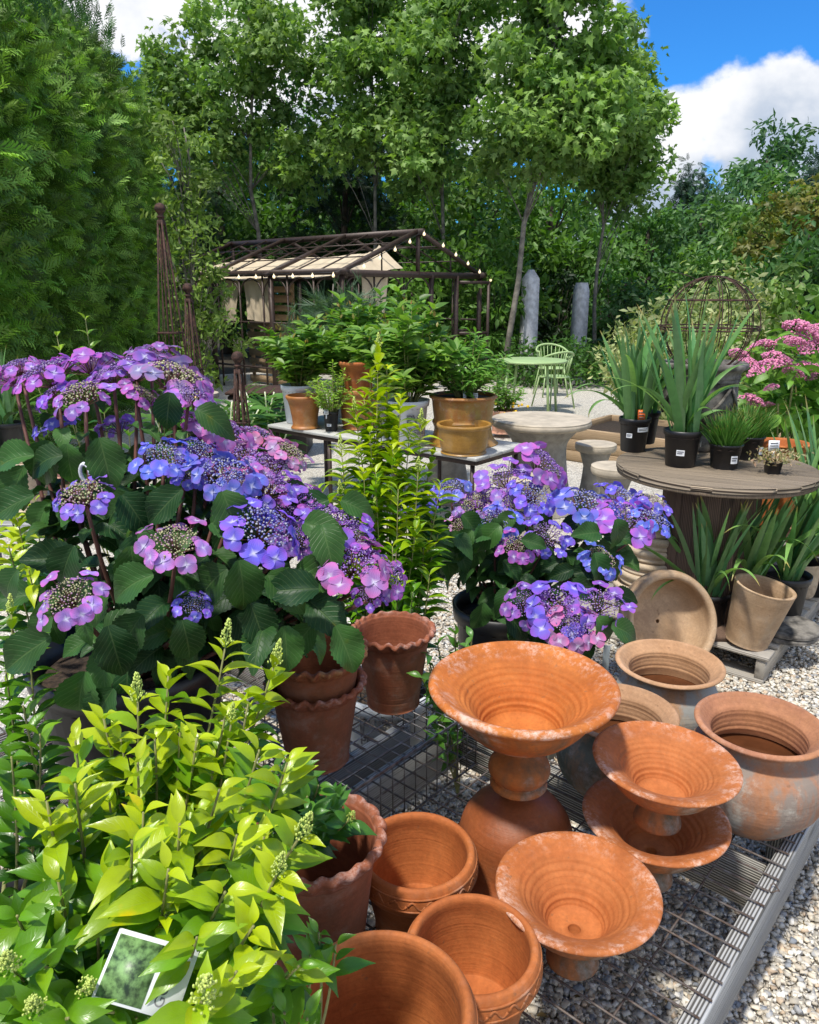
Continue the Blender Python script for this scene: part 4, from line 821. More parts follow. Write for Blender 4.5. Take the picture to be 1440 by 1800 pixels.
def lobj(name, prof, loc, m_, label, cat, group=None, M=None, n=96, wav=None, jit=.004, per=4, parent=None, raw=False):
    g = G(); lathe(g, prof if raw else smoothprof(prof, per), (0, 0, 0), n, None, wav=wav, jit=jit); me = g.mesh(name, m_)
    o = bpy.data.objects.new(name, me); sc.collection.objects.link(o); o.location = tuple(loc)
    if M is not None: o.rotation_euler = Matrix(M).to_euler()
    if parent is None: tag(o, label, cat, group)
    else: o.parent = parent
    return o
def ridged(p0, p1, k, amp, m=0, sub=8, bow=.0):
    """inner wall from p0 to p1 (r, z) with k throwing ridges"""
    out = []; d = np.array([p1[0] - p0[0], p1[1] - p0[1]]); nn = np.array([-d[1], d[0]]) / np.linalg.norm(d)
    for i in range(k * sub + 1):
        t_ = i / (k * sub); q = np.array(p0) + d * t_ + nn * (amp * .45 * (.6 + .4 * math.sin(t_ * 9)) * math.sin(2 * math.pi * t_ * k + .8 * math.sin(t_ * 13)) * min(1, t_ * 6, (1 - t_) * 6) - bow * 4 * t_ * (1 - t_)); out.append((q[0], q[1], m, 0, 0))
    return out

# ------------------------------------------------------------------ display table in front: timber frame and wire panel
U2 = nrm(np.array([.52, .59, 0])); V2 = np.array([-U2[1], U2[0], 0]); O2 = np.array([1.05, 1.64, 0])
def tp(u, v, z): return O2 + U2 * u + V2 * v + np.array([0, 0, z])
def display_table(label, v0, v1, u0, u1, rods, far=True):
    t = thing('display_table', label, 'table', tuple(tp((u0 + u1) / 2, (v0 + v1) / 2, 0)), 'low timber tables topped with wire panels')
    for v in (v0 + .019, v1 - .019):
        g = G(); beam(g, tp(u0, v, .242), tp(u1, v, .242), .038, .135, bev=.003); g.build('side_board', M_WOOD, t, False)
    for u in (u0 + .02, -.27, u1 - .02, -1.2):
        if u0 < u < u1: g = G(); beam(g, tp(u, v0 + .042, .236), tp(u, v1 - .042, .236), .038, .12, bev=.003, col=(.82, .78, .7)); g.build('cross_board', M_WOOD, t, False)
    for u in (u0 + .1, .16, 1.1):
        for v in (v0 + .085, v1 - .085):
            if u < u1: g = G(); beam(g, tp(u, v, 0), tp(u, v, .30), .088, .088, U2, (.62, .55, .45), bev=.004); g.build('leg', M_WOOD, t, False)
    g = G(); u = u0 + .01
    while u < u1: 
        tube(g, curve(tp(u, v0 + .004 + R.uniform(-.004, .004), .3165), tp(u + R.uniform(-.004, .004), v1 - .01, .3165), R.uniform(-.003, .003), 5), .0026, 6); u += .0508
    g2 = g; v = v0 + .13
    while v < v1: tube(g2, curve(tp(u0, v, .3115), tp(u1, v, .3115), 0, 5), .0024, 6); v += .1524
    for u, v in ((.33, .13), (-.35, .0), (-.72, .13), (.1, .13)): tube(g2, [tp(min(u, u1 - .03) + .012 * math.cos(q), v0 + v + .01 * math.sin(q), .317 + .006 * math.sin(2 * q)) for q in np.linspace(0, 7, 12)], .0016, 5)
    g.build('wire_panel', M_WIRB, t); return t
display_table('low grey timber table with wire top carrying the terracotta bowls', 0, .98, -1.9, .36, True)
display_table('second low timber table with wire top behind the first, under the hydrangea', 1.06, 2.0, -1.6, -.38, True)

# wire basket turned upside down on the tables
def cage(label, c, uL, vL, h, sp=.042):
    t = thing('wire_basket', label, 'basket', tuple(c)); c = np.array(c); q = lambda u, v, z: c + U2 * (u - uL / 2) + V2 * (v - vL / 2) + np.array([0, 0, z])
    g = G(); ga_ = G(); n = int(uL / sp)
    for i in range(n + 1):
        u = uL * i / n; tube(g, [q(u, 0, .004), q(u, 0, h - .012), q(u, .012, h), q(u, vL - .012, h), q(u, vL, h - .012), q(u, vL, .004)], .0019, 5)
    n = int(vL / sp)
    for i in range(n + 1):
        v = vL * i / n; tube(g, [q(0, v, .004), q(0, v, h - .012), q(.012, v, h + .004), q(uL - .012, v, h + .004), q(uL, v, h - .012), q(uL, v, .004)], .0019, 5)
    g.build('mesh', M_WIRE, t)
    for z in (.006, h * .33, h * .66, h):
        tube(ga_, [q(0, 0, z), q(uL, 0, z), q(uL, vL, z), q(0, vL, z)], .0034 if z in (.006, h) else .002, 6, closed=True)
    ga_.build('rim_wire', M_WIRE, t)
cb_ = PH(600, 1290, .50); cbc = tp(-.95, 1.0, .32)
cage('galvanised wire basket upside down under the stacked wavy rimmed pots', (-.20, 1.77, .32), .60, .50, .18)
cage('galvanised wire basket upside down under the large hydrangea pot', (-.66, 1.50, .32), .56, .56, .18)

# ------------------------------------------------------------------ terracotta on the table
def bowl_prof(Rr, h, foot=True, k=7, hole=True):
    s = Rr / .157; o = [(0, 0, 0, 1), (.046 * s, 0, 0, 1), (.052 * s, .008, 0, 1), (.044 * s, .028, 0, 1), (.034 * s, .046, 0, 1), (.038 * s, .058, 0, 1)] if foot else [(0, .05, 0, 1), (.05 * s, .05, 0, 1)]
    o += [(.075 * s, h * .46, 0, 1), (.108 * s, h * .62, 0, 1), (.128 * s, h * .82, .1, 1), (.148 * s, h * .925, .6, .3), (.1565 * s, h * .95, 1, 0), (.1585 * s, h * .975, 1, 0), (.155 * s, h * .997, 1, 0), (.148 * s, h, 1, 0), (.128 * s, h * .955, .45, 0), (.112 * s, h * .90, .05, 0)]
    o = smoothprof(o, 4); o += ridged((.110 * s, h * .885), (.052 * s, h * .46), k, .0021 * s, 0, 8, .006) + [(.036 * s, h * .43), (.024 * s, h * .425), (.013 * s, h * .424)]
    return o + ([(.0125 * s, h * .41), (.012 * s, h * .12), (0, h * .11)] if hole else [(0, h * .42)])
GB = 'flared terracotta bowls on short feet'
lobj('terracotta_bowl', bowl_prof(.156, .18), (.325, 1.19, .32), M_TC2, 'flared terracotta bowl with a drain hole, lowest and nearest on the wire table', 'bowl', GB, raw=True)
lobj('terracotta_bowl', bowl_prof(.156, .17), (.545, 1.41, .32), M_TC2, 'lower bowl of the stacked pair, dark inside beneath the other bowl', 'bowl', GB, raw=True)
lobj('terracotta_bowl', bowl_prof(.153, .16, hole=False, k=8), (.548, 1.405, .32 + .155), M_TC2, 'upper bowl of the stacked pair with a chalky white rim', 'bowl', GB, raw=True, M=rot('Y', 2))
# the big one: bowl on its ball foot, standing on an upturned bell jar
lobj('bell_jar', [(0, .0, 0, 1), (.150, 0, 0, .5), (.172, .004, 0, .5), (.174, .012, 0, .5), (.150, .018, 0, .5), (.136, .04, 0, .3), (.130, .09, 0, .3), (.117, .13, 0, .3), (.088, .165, 0, .3), (.05, .185, 0, .3), (.032, .192, 0, .3), (.028, .2, 0, .3), (.03, .212, 0, .3), (0, .214, 0, .3)], (.245, 1.455, .32), terra('terracotta_dark', (.30, .085, .028), (.38, .12, .04), .2, .6, rough=.5), 'smooth brown terracotta bell under the largest bowl', 'pot')
pr = [(0, 0, 0, 1), (.03, 0, 0, 1), (.034, .003, 0, 1), (.060, .006, 0, 1), (.064, .012, 0, 1), (.060, .019, 0, 1), (.054, .023, 0, 1), (.064, .034, 0, .8), (.069, .050, 0, .8), (.062, .068, 0, .8), (.040, .082, 0, .8), (.028, .092, 0, .8), (.030, .104, 0, .8), (.060, .118, 0, 1), (.112, .150, 0, 1), (.148, .19, 0, 1), (.165, .222, .1, .6), (.192, .242, .9, .1), (.201, .247, 1, 0), (.204, .254, 1, 0), (.200, .261, 1, 0), (.190, .263, 1, 0), (.170, .250, .7, 0), (.150, .236, .15, 0)]
lobj('terracotta_bowl', smoothprof(pr, 4) + ridged((.147, .233), (.080, .140), 8, .0026, 0, 8, .010) + [(.06, .130), (.02, .127), (0, .127)], (.245, 1.45, .533), M_TC, 'largest flared terracotta bowl, raised highest on a ball shaped foot', 'bowl', GB, raw=True)
def belly(Rr, h, rb, rn, m1=1):
    o = smoothprof([(0, 0, 0, 1), (rb * .55, 0, 0, 1), (rb * .66, .01, 0, 1), (rb * .93, h * .25, 0, m1), (rb, h * .47, 0, m1), (rb * .94, h * .66, 0, m1), (rn, h * .82, 0, .8), (rn * 1.02, h * .88, .2, .4), (Rr * .95, h * .945, .8, 0), (Rr, h * .96, 1, 0), (Rr * 1.01, h * .98, 1, 0), (Rr * .98, h * .998, 1, 0), (Rr * .94, h, .7, 0), (Rr * .88, h * .97, .2, 0), (rn * .95, h * .88, 0, 0)], 4)
    return o + ridged((rn * .945, h * .87), (rn * .93, h * .66), 4, .0017, 0, 8) + [(rb * .9, h * .45), (rb * .75, h * .2), (rb * .4, h * .1), (0, h * .1)]
GP = 'round bellied terracotta pots with rolled rims'
for c, Rr, h, rb, rn, m_, lab, wat in (((.865, 1.63, .32), .152, .265, .168, .118, M_BELR, 'round bellied pot with reddish brown stained body, at the right on the wire table edge', .15), ((.765, 1.995, .32), .153, .24, .150, .120, M_BELG, 'round bellied pot with bluish grey body and tan rim, farthest on the table', .13), ((.55, 1.735, .32), .146, .235, .158, .116, M_BELM, 'mossy green stained round bellied pot behind the largest bowl', .13)):
    t = thing('belly_pot', lab, 'pot', c, GP); lobj('body', belly(Rr, h, rb, rn), (0, 0, 0), m_, '', '', raw=True, parent=t)
    g = G(); lathe(g, [(rb * .88, wat), (0, wat)], (0, 0, 0), 48); o = g.build('water', M_WATER, t, origin=(0, 0, 0))
def rolled(Rr, h, k=0):
    return smoothprof([(0, 0, 0, 1), (Rr * .66, 0, 0, 1), (Rr * .70, .01, 0, .6), (Rr * .84, h * .55, 0, .5), (Rr * .88, h * .62, 0, .3), (Rr * .95, h * .66, .1, 0), (Rr * 1.02, h * .74, .3, 0), (Rr * 1.03, h * .84, .5, 0, 1), (Rr * 1.0, h * .93, .6, 0), (Rr * .96, h * .985, .6, 0), (Rr * .91, h, .5, 0), (Rr * .865, h * .985, .2, 0), (Rr * .84, h * .93, 0, 0), (Rr * .85, h * .8, 0, 0), (Rr * .82, h * .5, 0, 0), (Rr * .72, h * .16, 0, 0), (Rr * .64, h * .1, 0, 0), (Rr * .3, h * .09, 0, 0), (.012, h * .09, 0, 0), (.01, h * .05, 0, 0), (0, h * .04, 0, 0)], 5)
GR = 'terracotta pots with thick moulded rims'
def rimpot(c, Rr, h, lab, seed):
    t = thing('rolled_rim_pot', lab, 'pot', c, GR); lobj('body', rolled(Rr, h), (0, 0, 0), M_TCP, '', '', raw=True, parent=t, n=120)
    g = G(); r = random.Random(seed); n = 22            # moulded swags on the rim
    for i in range(n):
        a0 = 2 * math.pi * i / n; pts = []
        for q in np.linspace(0, 1, 13):
            a = a0 + (2 * math.pi / n) * q * .92; z = h * (.845 + .045 * math.sin(q * 2 * math.pi)); rr = Rr * 1.024 - abs(z - h * .84) * .12; pts.append((rr * math.cos(a), rr * math.sin(a), z))
        tube(g, pts, .0026, 6)
    for z, rr in ((h * .775, 1.022), (h * .915, 1.006)):
        th = np.linspace(0, 2 * math.pi, 61)[:-1]; tube(g, [(Rr * rr * math.cos(a), Rr * rr * math.sin(a), z) for a in th], .0024, 5, closed=True)
    g.build('moulding', M_TCP, t, origin=(0, 0, 0))
rimpot((.015, 1.285, .32), .122, .185, 'thick rimmed pot just right of the gold privet and left of the bell', 3)
rimpot((.112, 1.055, .32), .118, .185, 'thick rimmed pot between the nearest bowl and the pot at the bottom edge', 4)
c = PH(668, 1768, .585); rimpot((c[0], c[1], .32), .143, .27, 'largest thick rimmed pot, cut off by the bottom edge of the picture', 5)
def wavy(Rr, h):
    return smoothprof([(0, 0, 0, 1), (Rr * .60, 0, 0, 1), (Rr * .635, .006, 0, 1), (Rr * .66, h * .14, 0, 1), (Rr * .645, h * .155, 0, 1), (Rr * .68, h * .2, 0, 1), (Rr * .86, h * .84, 0, .6, .0), (Rr * .89, h * .87, .2, .3, .15), (Rr * .97, h * .93, .8, 0, .8), (Rr * 1.02, h * .965, 1, 0, 1), (Rr * 1.0, h * .995, 1, 0, 1), (Rr * .93, h * 1.0, .9, 0, .8), (Rr * .88, h * .965, .3, 0, .2), (Rr * .83, h * .86, 0, 0, 0), (Rr * .66, h * .2, 0, 0), (Rr * .55, h * .1, 0, 0), (.012, h * .09, 0, 0), (0, h * .05, 0, 0)], 5)
GWv = 'terracotta pots with pie crust rims'
wv = (21, .0034, .0032)
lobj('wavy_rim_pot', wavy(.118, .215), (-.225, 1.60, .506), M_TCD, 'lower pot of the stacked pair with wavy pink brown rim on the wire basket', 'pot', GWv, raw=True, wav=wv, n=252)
lobj('wavy_rim_pot', wavy(.118, .21), (-.222, 1.605, .506 + .075), terra('terracotta_yellowed', (.27, .085, .035), (.34, .12, .05), 1.1, .4, effcol=(.50, .33, .13)), 'upper pot of the stacked pair with a wavy yellowish rim', 'pot', GWv, raw=True, wav=wv, n=252)
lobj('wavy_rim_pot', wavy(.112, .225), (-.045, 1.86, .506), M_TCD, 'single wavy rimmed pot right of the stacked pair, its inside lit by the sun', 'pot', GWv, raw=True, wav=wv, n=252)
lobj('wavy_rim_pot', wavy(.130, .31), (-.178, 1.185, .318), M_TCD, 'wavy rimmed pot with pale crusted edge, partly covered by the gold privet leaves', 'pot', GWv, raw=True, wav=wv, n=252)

def text_on(parent, body, size, c, r, az, z, m_, name='lettering'):
    """raised lettering bent round a cylinder of radius r (r=None: flat, facing -Y)"""
    cu = bpy.data.curves.new(name, 'FONT'); cu.body = body; cu.size = size; cu.extrude = .0006; cu.offset = size * .02; cu.align_x = 'CENTER'; cu.space_line = .85
    o = bpy.data.objects.new(name, cu); sc.collection.objects.link(o); bpy.context.view_layer.update()
    me = bpy.data.meshes.new_from_object(o.evaluated_get(bpy.context.evaluated_depsgraph_get())); bpy.data.objects.remove(o)
    for v in me.vertices:
        x, y, d = v.co
        if r: a = az + x / r; rr = r + .0015 + d; v.co = (rr * math.cos(a) + c[0], rr * math.sin(a) + c[1], z + y)
        else: v.co = (c[0] + x, c[1] - d, z + y)
    for q in parent['_o'][:0]: pass
    for v in me.vertices: v.co = v.co - Vector(parent['_o'])
    me.materials.clear(); me.materials.append(m_); me.name = name; n = bpy.data.objects.new(name, me); sc.collection.objects.link(n); n.parent = parent; return n

# ------------------------------------------------------------------ potting table in the middle and what stands on it
a_, b_, c_ = PH(470, 746, .6), PH(837, 806, .6), PH(909, 786, .6); e1 = nrm(a_ - b_); e2 = nrm(np.cross([0, 0, -1], e1)); 
if e2[1] < 0: e2 = -e2
TW = .62
def pt(s, d, z=.6): return b_ * [1, 1, 0] + e1 * s + e2 * d + np.array([0, 0, z])
TL = np.linalg.norm(a_ - b_)
t = thing('potting_table', 'long worn grey painted table on dark metal legs in the middle of the yard', 'table', tuple(pt(TL / 2, TW / 2, 0)))
g = G()
for i in range(4): beam(g, pt(0, TW * (i + .5) / 4, .588), pt(TL, TW * (i + .5) / 4, .588), TW / 4 - .004, .022, bev=.002)
g.build('tabletop', M_PAINT, t, False)
g = G(); beam(g, pt(.03, .03, .56), pt(TL - .03, .03, .56), .03, .03); beam(g, pt(.03, TW - .03, .56), pt(TL - .03, TW - .03, .56), .03, .03)
for s in (.03, TL - .03): beam(g, pt(s, .03, .56), pt(s, TW - .03, .56), .03, .03)
g.build('frame', M_IRON, t, False)
for s in (.06, TL * .36, TL * .68, TL - .06):
    for d in (.05, TW - .05): g = G(); beam(g, pt(s, d, 0), pt(s, d, .555), .028, .028, (0, 1, 0)); g.build('leg', M_IRON, t, False)
def onT(px, py): return PH(px, py, .6)
def tpot(px, py, w, h, m_, label, cat, prof, group=None, name='terracotta_pot', z=.6, **kw):
    c = PH(px, py, z); Z = c[1] * cP + (CH - z) * sP; r = w / FPX * Z / 2; hh = h / FPX * Z / .97
    return lobj(name, prof(r, hh), (c[0], c[1], z), m_, label, cat, group, raw=True, n=56, **kw), c, r, hh
urnp = lambda r, h: smoothprof([(0, 0, 0, 1), (r * .72, 0, 0, 1), (r * .74, h * .06, 0, 1), (r * .68, h * .12, 0, 1), (r * .73, h * .4, 0, .8), (r * .86, h * .76, 0, .6), (r * .93, h * .86, .2, .3), (r, h * .92, .6, 0), (r, h * .98, .8, 0), (r * .93, h, .7, 0), (r * .88, h * .95, 0, 0), (r * .8, h * .7, 0, 0), (r * .7, h * .5, 0, 0), (0, h * .5, 0, 0)], 4)
cylp = lambda r, h: smoothprof([(0, 0, 0, 1), (r * .78, 0, 0, 1), (r * .80, h * .05, 0, 1), (r * .78, h * .13, 0, 1), (r * .84, h * .16, 0, .8), (r * .93, h * .82, 0, .6), (r * .97, h * .87, .2, .2), (r, h * .93, .6, 0), (r * .98, h, .6, 0), (r * .91, h * .99, .4, 0), (r * .88, h * .9, 0, 0), (r * .75, h * .2, 0, 0), (0, h * .15, 0, 0)], 4)
waistp = lambda r, h: smoothprof([(0, 0, 0, 1), (r * .80, 0, 0, 1), (r * .86, h * .04, 0, 1), (r * .80, h * .12, 0, 1), (r * .70, h * .42, 0, 1), (r * .74, h * .58, 0, 1), (r * .84, h * .82, 0, .7), (r * .96, h * .91, .3, .3), (r, h * .95, .6, 0), (r * .97, h, .6, 0), (r * .9, h * .98, .3, 0), (r * .78, h * .8, 0, 0), (r * .7, h * .6, 0, 0), (0, h * .6, 0, 0)], 4)
tpot(537, 752, 64, 56, M_BRN, 'small terracotta pot with a flared rim, at the left end of the potting table', 'pot', urnp)
_, c, r, hh = tpot(632, 752, 72, 66, M_BRN, 'brown glazed pot behind the small square black pot on the potting table', 'pot', cylp)
lobj('terracotta_pot', urnp(r * .92, hh * .95), (c[0], c[1], .6 + hh * .75), M_TCP, 'terracotta pot with orange rim stacked in the brown glazed pot', 'pot', raw=True, n=56)
_, c, r, hh = tpot(813, 778, 118, 38, M_OCH, 'lower piece of the wide brown waisted planter pair, flared at its foot', 'pot', lambda r, h: smoothprof([(0, 0, 0, 1), (r * .98, 0, 0, 1), (r * 1.0, h * .08, 0, 1), (r * .9, h * .3, 0, 1), (r * .84, h * .7, 0, 1), (r * .9, h * .95, 0, 1), (r * .8, h, 0, 1), (0, h * .99, 0, 1)], 4), name='planter')
M_BRN2 = terra('brown_green_planter', (.36, .17, .05), (.44, .21, .07), .5, 1.2, staincol=(.33, .26, .07), rough=.5)
wide = thing('planter_plant', 'feathery willow like plant with white flowers in the wide brown planter', 'potted plant', (c[0], c[1], .6 + hh))
hz = .6 + hh; lathe_c = (c[0], c[1], hz); g = G(); R1 = 118 / 2 / FPX * (c[1] * cP + .9 * sP); h1 = 46 / FPX * c[1]
lathe(g, smoothprof([(0, 0, 0, 1), (R1 * .84, 0, 0, 1), (R1 * .86, h1 * .1, 0, 1), (R1 * .9, h1 * .5, 0, 1), (R1 * .93, h1 * .82, .1, .8), (R1 * 1.0, h1 * .9, .7, 0), (R1 * 1.0, h1 * .97, .7, 0), (R1 * .92, h1, .4, 0), (R1 * .9, h1 * .85, 0, 0)], 4), lathe_c, 56); g.build('pot', M_BRN2, wide)
g = G(); disc(g, (c[0], c[1], hz + h1 * .86), R1 * .9); g.build('soil', M_SOIL, wide)
def fill_plant(t, c, w, h, n, ca, cb, tpl, size, mt=M_SHR, stems=16, up=1.2, spread=1.0, leafD=.5, seed=1, nm='foliage'):
    """upright many stemmed plant: leaves along arching stems"""
    r = random.Random(seed); g = G(); LP = []; LD = []; per = max(int(n / stems), 3)
    for i in range(stems):
        a = r.uniform(0, 6.28); q = math.sqrt(r.random()) * spread; tip = np.array(c) + np.array([w * q * math.cos(a), w * q * math.sin(a), h * r.uniform(.45, 1.0) * (1 - .35 * q * q)])
        s_ = curve(np.array(c) + np.array([w * .12 * math.cos(a), w * .12 * math.sin(a), 0]), tip, .05 * h, 9); tube(g, s_, np.linspace(.005, .0018, 9), 4)
        for k in range(per):
            f = 1 - (k / per) ** 1.25 * .85; x_ = f * 8; j = min(int(x_), 7); p = s_[j] + (s_[j + 1] - s_[j]) * (x_ - j); d = nrm(s_[j + 1] - s_[j]); a2 = r.uniform(0, 6.28); o = nrm(np.array([math.cos(a2), math.sin(a2), r.uniform(-.3, .2)]))
            LP.append(p); LD.append(nrm(o + d * leafD * (1.6 if k < 3 else 1)))
    m_ = len(LP); LD = np.array(LD); N = nrm(np.array([0, -.2, 1.]) + RN.normal(size=(m_, 3)) * .3); g.build('stem', M_STEM, t); g = G(); inst(g, tpl, LP, LD, N, size * RN.uniform(.65, 1.2, m_), cvar(m_, ca, cb, .15)); g.build(nm, mt, t)
fill_plant(wide, (c[0], c[1], hz + h1 * .8), .30, .48, 1500, (.10, .26, .035), (.22, .42, .07), T_NAR, .075, stems=46, seed=4)
g = G()
for i in range(26): p = PZ(805 + R.uniform(-14, 14), 650 + R.uniform(-9, 9), c[1] - .15); g.add(*ico(p, .006))
g.build('white_flowers', M_WHITE, wide); stake_tag(wide, PZ(836, 712, c[1] - .1), .032, .05, .03, M_TAG); stake_tag(wide, PZ(817, 712, c[1] - .1), .02, .06, .03, M_TAG, tilt=15)
tpot(815, 795, 96, 50, M_OCH, 'ochre yellow glazed pot in front of the wide brown planter', 'pot', cylp)
# white nursery containers with dark lettering and the big leafy shrubs
def nursery(px, py, w, h, label, seed, sw, sh, nn, text=True, z=.6):
    c = PH(px, py, z); Z = c[1] * cP + (CH - z) * sP; r = w / FPX * Z / 2; hh = h / FPX * Z
    t = thing('nursery_shrub', label, 'potted shrub', tuple(c), 'leafy shrubs in white nursery pots'); g = G(); lathe(g, BPOT(hh, r), c, 48); g.build('pot', M_WHP, t)
    g = G(); disc(g, (c[0], c[1], z + hh * .86), r * .93); g.build('soil', M_SOIL, t)
    if text:
        az = -math.pi / 2; text_on(t, 'PW', .085, c, r * .95, az + .42, z + hh * .52, M_TAGP); text_on(t, 'PROVEN\nWINNERS', .03, c, r * .92, az + .42, z + hh * .36, M_TAGP)
        text_on(t, 'PW', .085, c, r * .95, az - .85, z + hh * .52, M_TAGP)
    fill_plant(t, (c[0], c[1], z + hh * .85), sw, sh, int(nn * 2.1), (.09, .22, .03), (.26, .43, .07), T_SHR, .115, stems=46, seed=seed)
    g = G(); N_ = 26; a = RN.uniform(0, 6.28, N_); q = sw * np.sqrt(RN.random(N_)); P_ = np.stack([c[0] + q * np.cos(a), c[1] + q * np.sin(a), z + hh + sh * (.82 - .3 * (q / sw) ** 2)], 1)
    inst(g, T_SHR, P_, nrm(rdir(N_) * .6 + [0, 0, 1.2]), rdir(N_), RN.uniform(.03, .05, N_), cvar(N_, (.30, .17, .05), (.30, .30, .06))); g.build('young_leaves', M_SHR, t); return t
nursery(528, 742, 62, 66, 'left leafy shrub in a white nursery pot behind the small terracotta pot', 3, .30, .60, 500, False)
nursery(716, 780, 76, 78, 'leafy shrub in the white nursery pot printed with large dark letters', 5, .38, .72, 640)
nursery(622, 742, 66, 66, 'middle leafy shrub of the white potted row, its container hidden behind the brown pots', 7, .40, .74, 720, False)
nursery(690, 735, 66, 66, 'rear leafy shrub of the white potted row, behind the printed nursery pot', 9, .42, .78, 620, False)
c = onT(583, 757); t = potted('feathery_plant', 'feathery yellow green plant in a small square black pot on the potting table', 'potted plant', c, .15, .055, kind='sq4')
fill_plant(t, (c[0], c[1], .72), .20, .40, 900, (.20, .38, .04), (.34, .52, .07), T_NAR, .045, stems=34, seed=8, up=1); stake_tag(t, (c[0] - .03, c[1] - .06, .70), .035, .04, .03, M_TAG)
label_on(t, c, .052, -math.pi / 2 - .25, .65, .035, .02)
# pine leaning out behind the shrubs
b = PY(590, 640, 9.5); b[2] = 0
tree('young_pine', 'soft blue green pine drooping in front of the greenhouse posts', 'pine', b, (b[0], b[1], 1.7), .03, [(b[0], b[1], 1.28, .35, .4, .28), (b[0] + .25, b[1], 1.15, .3, .4, .25)], 1800, T_NDL, .22, (.06, .13, .06), (.12, .2, .11), None, clump=.22, k=26, up=-.3)
b = PY(345, 620, 9.0); b[2] = 0
tree('slim_young_tree', 'slim young tree with small drooping yellow green leaves behind the obelisks', 'tree', b, (b[0] + .05, b[1], 3.4), .028, [(b[0], b[1], z, .34, .34, .42) for z in (.9, 1.5, 2.1, 2.7, 3.2)] + [(b[0] + .3, b[1], 1.2, .3, .3, .4), (b[0] + .25, b[1], 1.8, .25, .3, .3)], 3400, T_SHR, .075, (.12, .22, .04), (.26, .36, .08), None, clump=.16, k=50, nclump=90, shell=.25, up=-.1)
# broad leaved clumps below the obelisks
for px, py, D, w, h, lab, sd in ((385, 700, 6.6, .42, .85, 'broad leaved green clump behind the smallest obelisk', 1), (455, 690, 7.0, .36, .75, 'broad leaved green clump left of the dark cabinet', 2), (330, 690, 6.9, .4, .7, 'broad leaved green clump at the foot of the middle obelisk', 3)):
    b = PY(px, py, D); b[2] = 0; t = thing('ginger_clump', lab, 'plant', tuple(b), 'broad leaved clumps around the obelisks'); r = random.Random(sd); g = G()
    for i in range(16):
        a = r.uniform(0, 6.28); q = b + np.array([r.uniform(-.15, .15), r.uniform(-.1, .1), 0]); s_ = curve(q, q + np.array([w * .6 * math.cos(a), w * .6 * math.sin(a), h * r.uniform(.6, 1)]), .06, 8)
        tube(g, s_, .007, 5)
        for k in range(11): d = nrm(s_[min(2 + k // 2, 7)] - s_[1 + k // 2]); o = nrm(np.cross(d, [0, 1, .2])) * (1 if k % 2 else -1); inst(g, T_NAR, [s_[1 + k // 2 if k < 12 else 7]], nrm(o + d * .8)[None], nrm(d - o * .4 + [0, -.3, .3])[None], .24, cvar(1, (.06, .17, .03), (.13, .28, .05)))
    g.build('foliage', M_SHR, t)

# ------------------------------------------------------------------ stone tables, stools, pink pot, raised bed
def stonetab(px, py, z, w, label, cat, name, group, base=.72):
    c = PH(px, py, z); Z = c[1] * cP + (CH - z) * sP; r = w / FPX * Z / 2; t = thing(name, label, cat, (c[0], c[1], 0), group)
    g = G(); lathe(g, smoothprof([(0, z - .075 * r / .2 if r < .25 else z - .07), (r * .82, z - .062), (r * .97, z - .05), (r, z - .03), (r * .985, z - .012), (r * .93, z), (r * .4, z + .001), (0, z + .001)], 4), (c[0], c[1], 0), 48); g.build('top', M_STOP, t)
    g = G(); lathe(g, smoothprof([(r * .80, z - .06), (r * .70, z - .10), (r * .55, z - .18), (r * .55, z * .55), (r * .63, z * .25), (r * .78, 0.0)], 5), (c[0], c[1], 0), 40); g.build('pedestal', M_STONE, t); return t
stonetab(951, 735, .70, 176, 'large round cast stone table with a pale top', 'table', 'stone_table', None)
SG = 'round cast stone stools'
stonetab(1048, 779, .46, 72, 'stone stool behind, between the stone table and the spool table', 'stool', 'stone_stool', SG)
stonetab(1082, 818, .46, 84, 'nearest stone stool, partly hidden behind the spool table edge', 'stool', 'stone_stool', SG)
stonetab(908, 836, .40, 84, 'stone stool in front of the large stone table, low behind the blue hydrangea', 'stool', 'stone_stool', SG)
stonetab(375, 735, .45, 92, 'stone stool behind the large hydrangea, near the smallest obelisk', 'stool', 'stone_stool', SG)
stonetab(345, 690, .62, 78, 'pale round stone top farthest left, behind the large hydrangea', 'table', 'stone_table', None)
c = PH(787, 770, .50); t = thing('stone_pedestal', 'grey stone pedestal tapering upwards under the potting table', 'pedestal', (c[0], c[1], 0)); g = G(); r = .17
for k in ((0,),): lathe(g, [(0, .5), (r * .62, .5), (r * .72, .42), (r * 1.15, 0)], (c[0], c[1], 0), 32)
g.build('body', M_STONE, t)
c = PH(884, 724, .0); c = PY(884, 718, 8.6); c[2] = .04
t = thing('flowering_pot', 'pink clay pot with a spilling plant and small yellow flowers', 'potted plant', tuple(c)); g = G(); lathe(g, urnp(.17, .27), c, 40); g.build('pot', M_PNK, t)
fill_plant(t, (c[0], c[1], .28), .26, .45, 620, (.08, .2, .03), (.2, .36, .06), T_NAR, .09, stems=30, seed=12)
g = G()
for i in range(26): a = R.uniform(0, 6.28); q = R.uniform(.05, .22); g.add(*ico((c[0] + .08 + q * math.cos(a), c[1] - .2 + .05 * math.sin(a), .30 + R.uniform(-.12, .12)), .018))
g.build('flowers', M_YEL, t)
a = PH(1000, 705, .32); b = PH(1300, 735, .32); t = thing('raised_bed', 'long low timber raised bed behind the round stone table', 'raised bed', tuple(((a + b) / 2) * [1, 1, 0]))
dq = nrm(b - a); nq = np.array([-dq[1], dq[0], 0]); 
p00 = PH(995, 748, .34); p01 = p00 + dq * 3.0
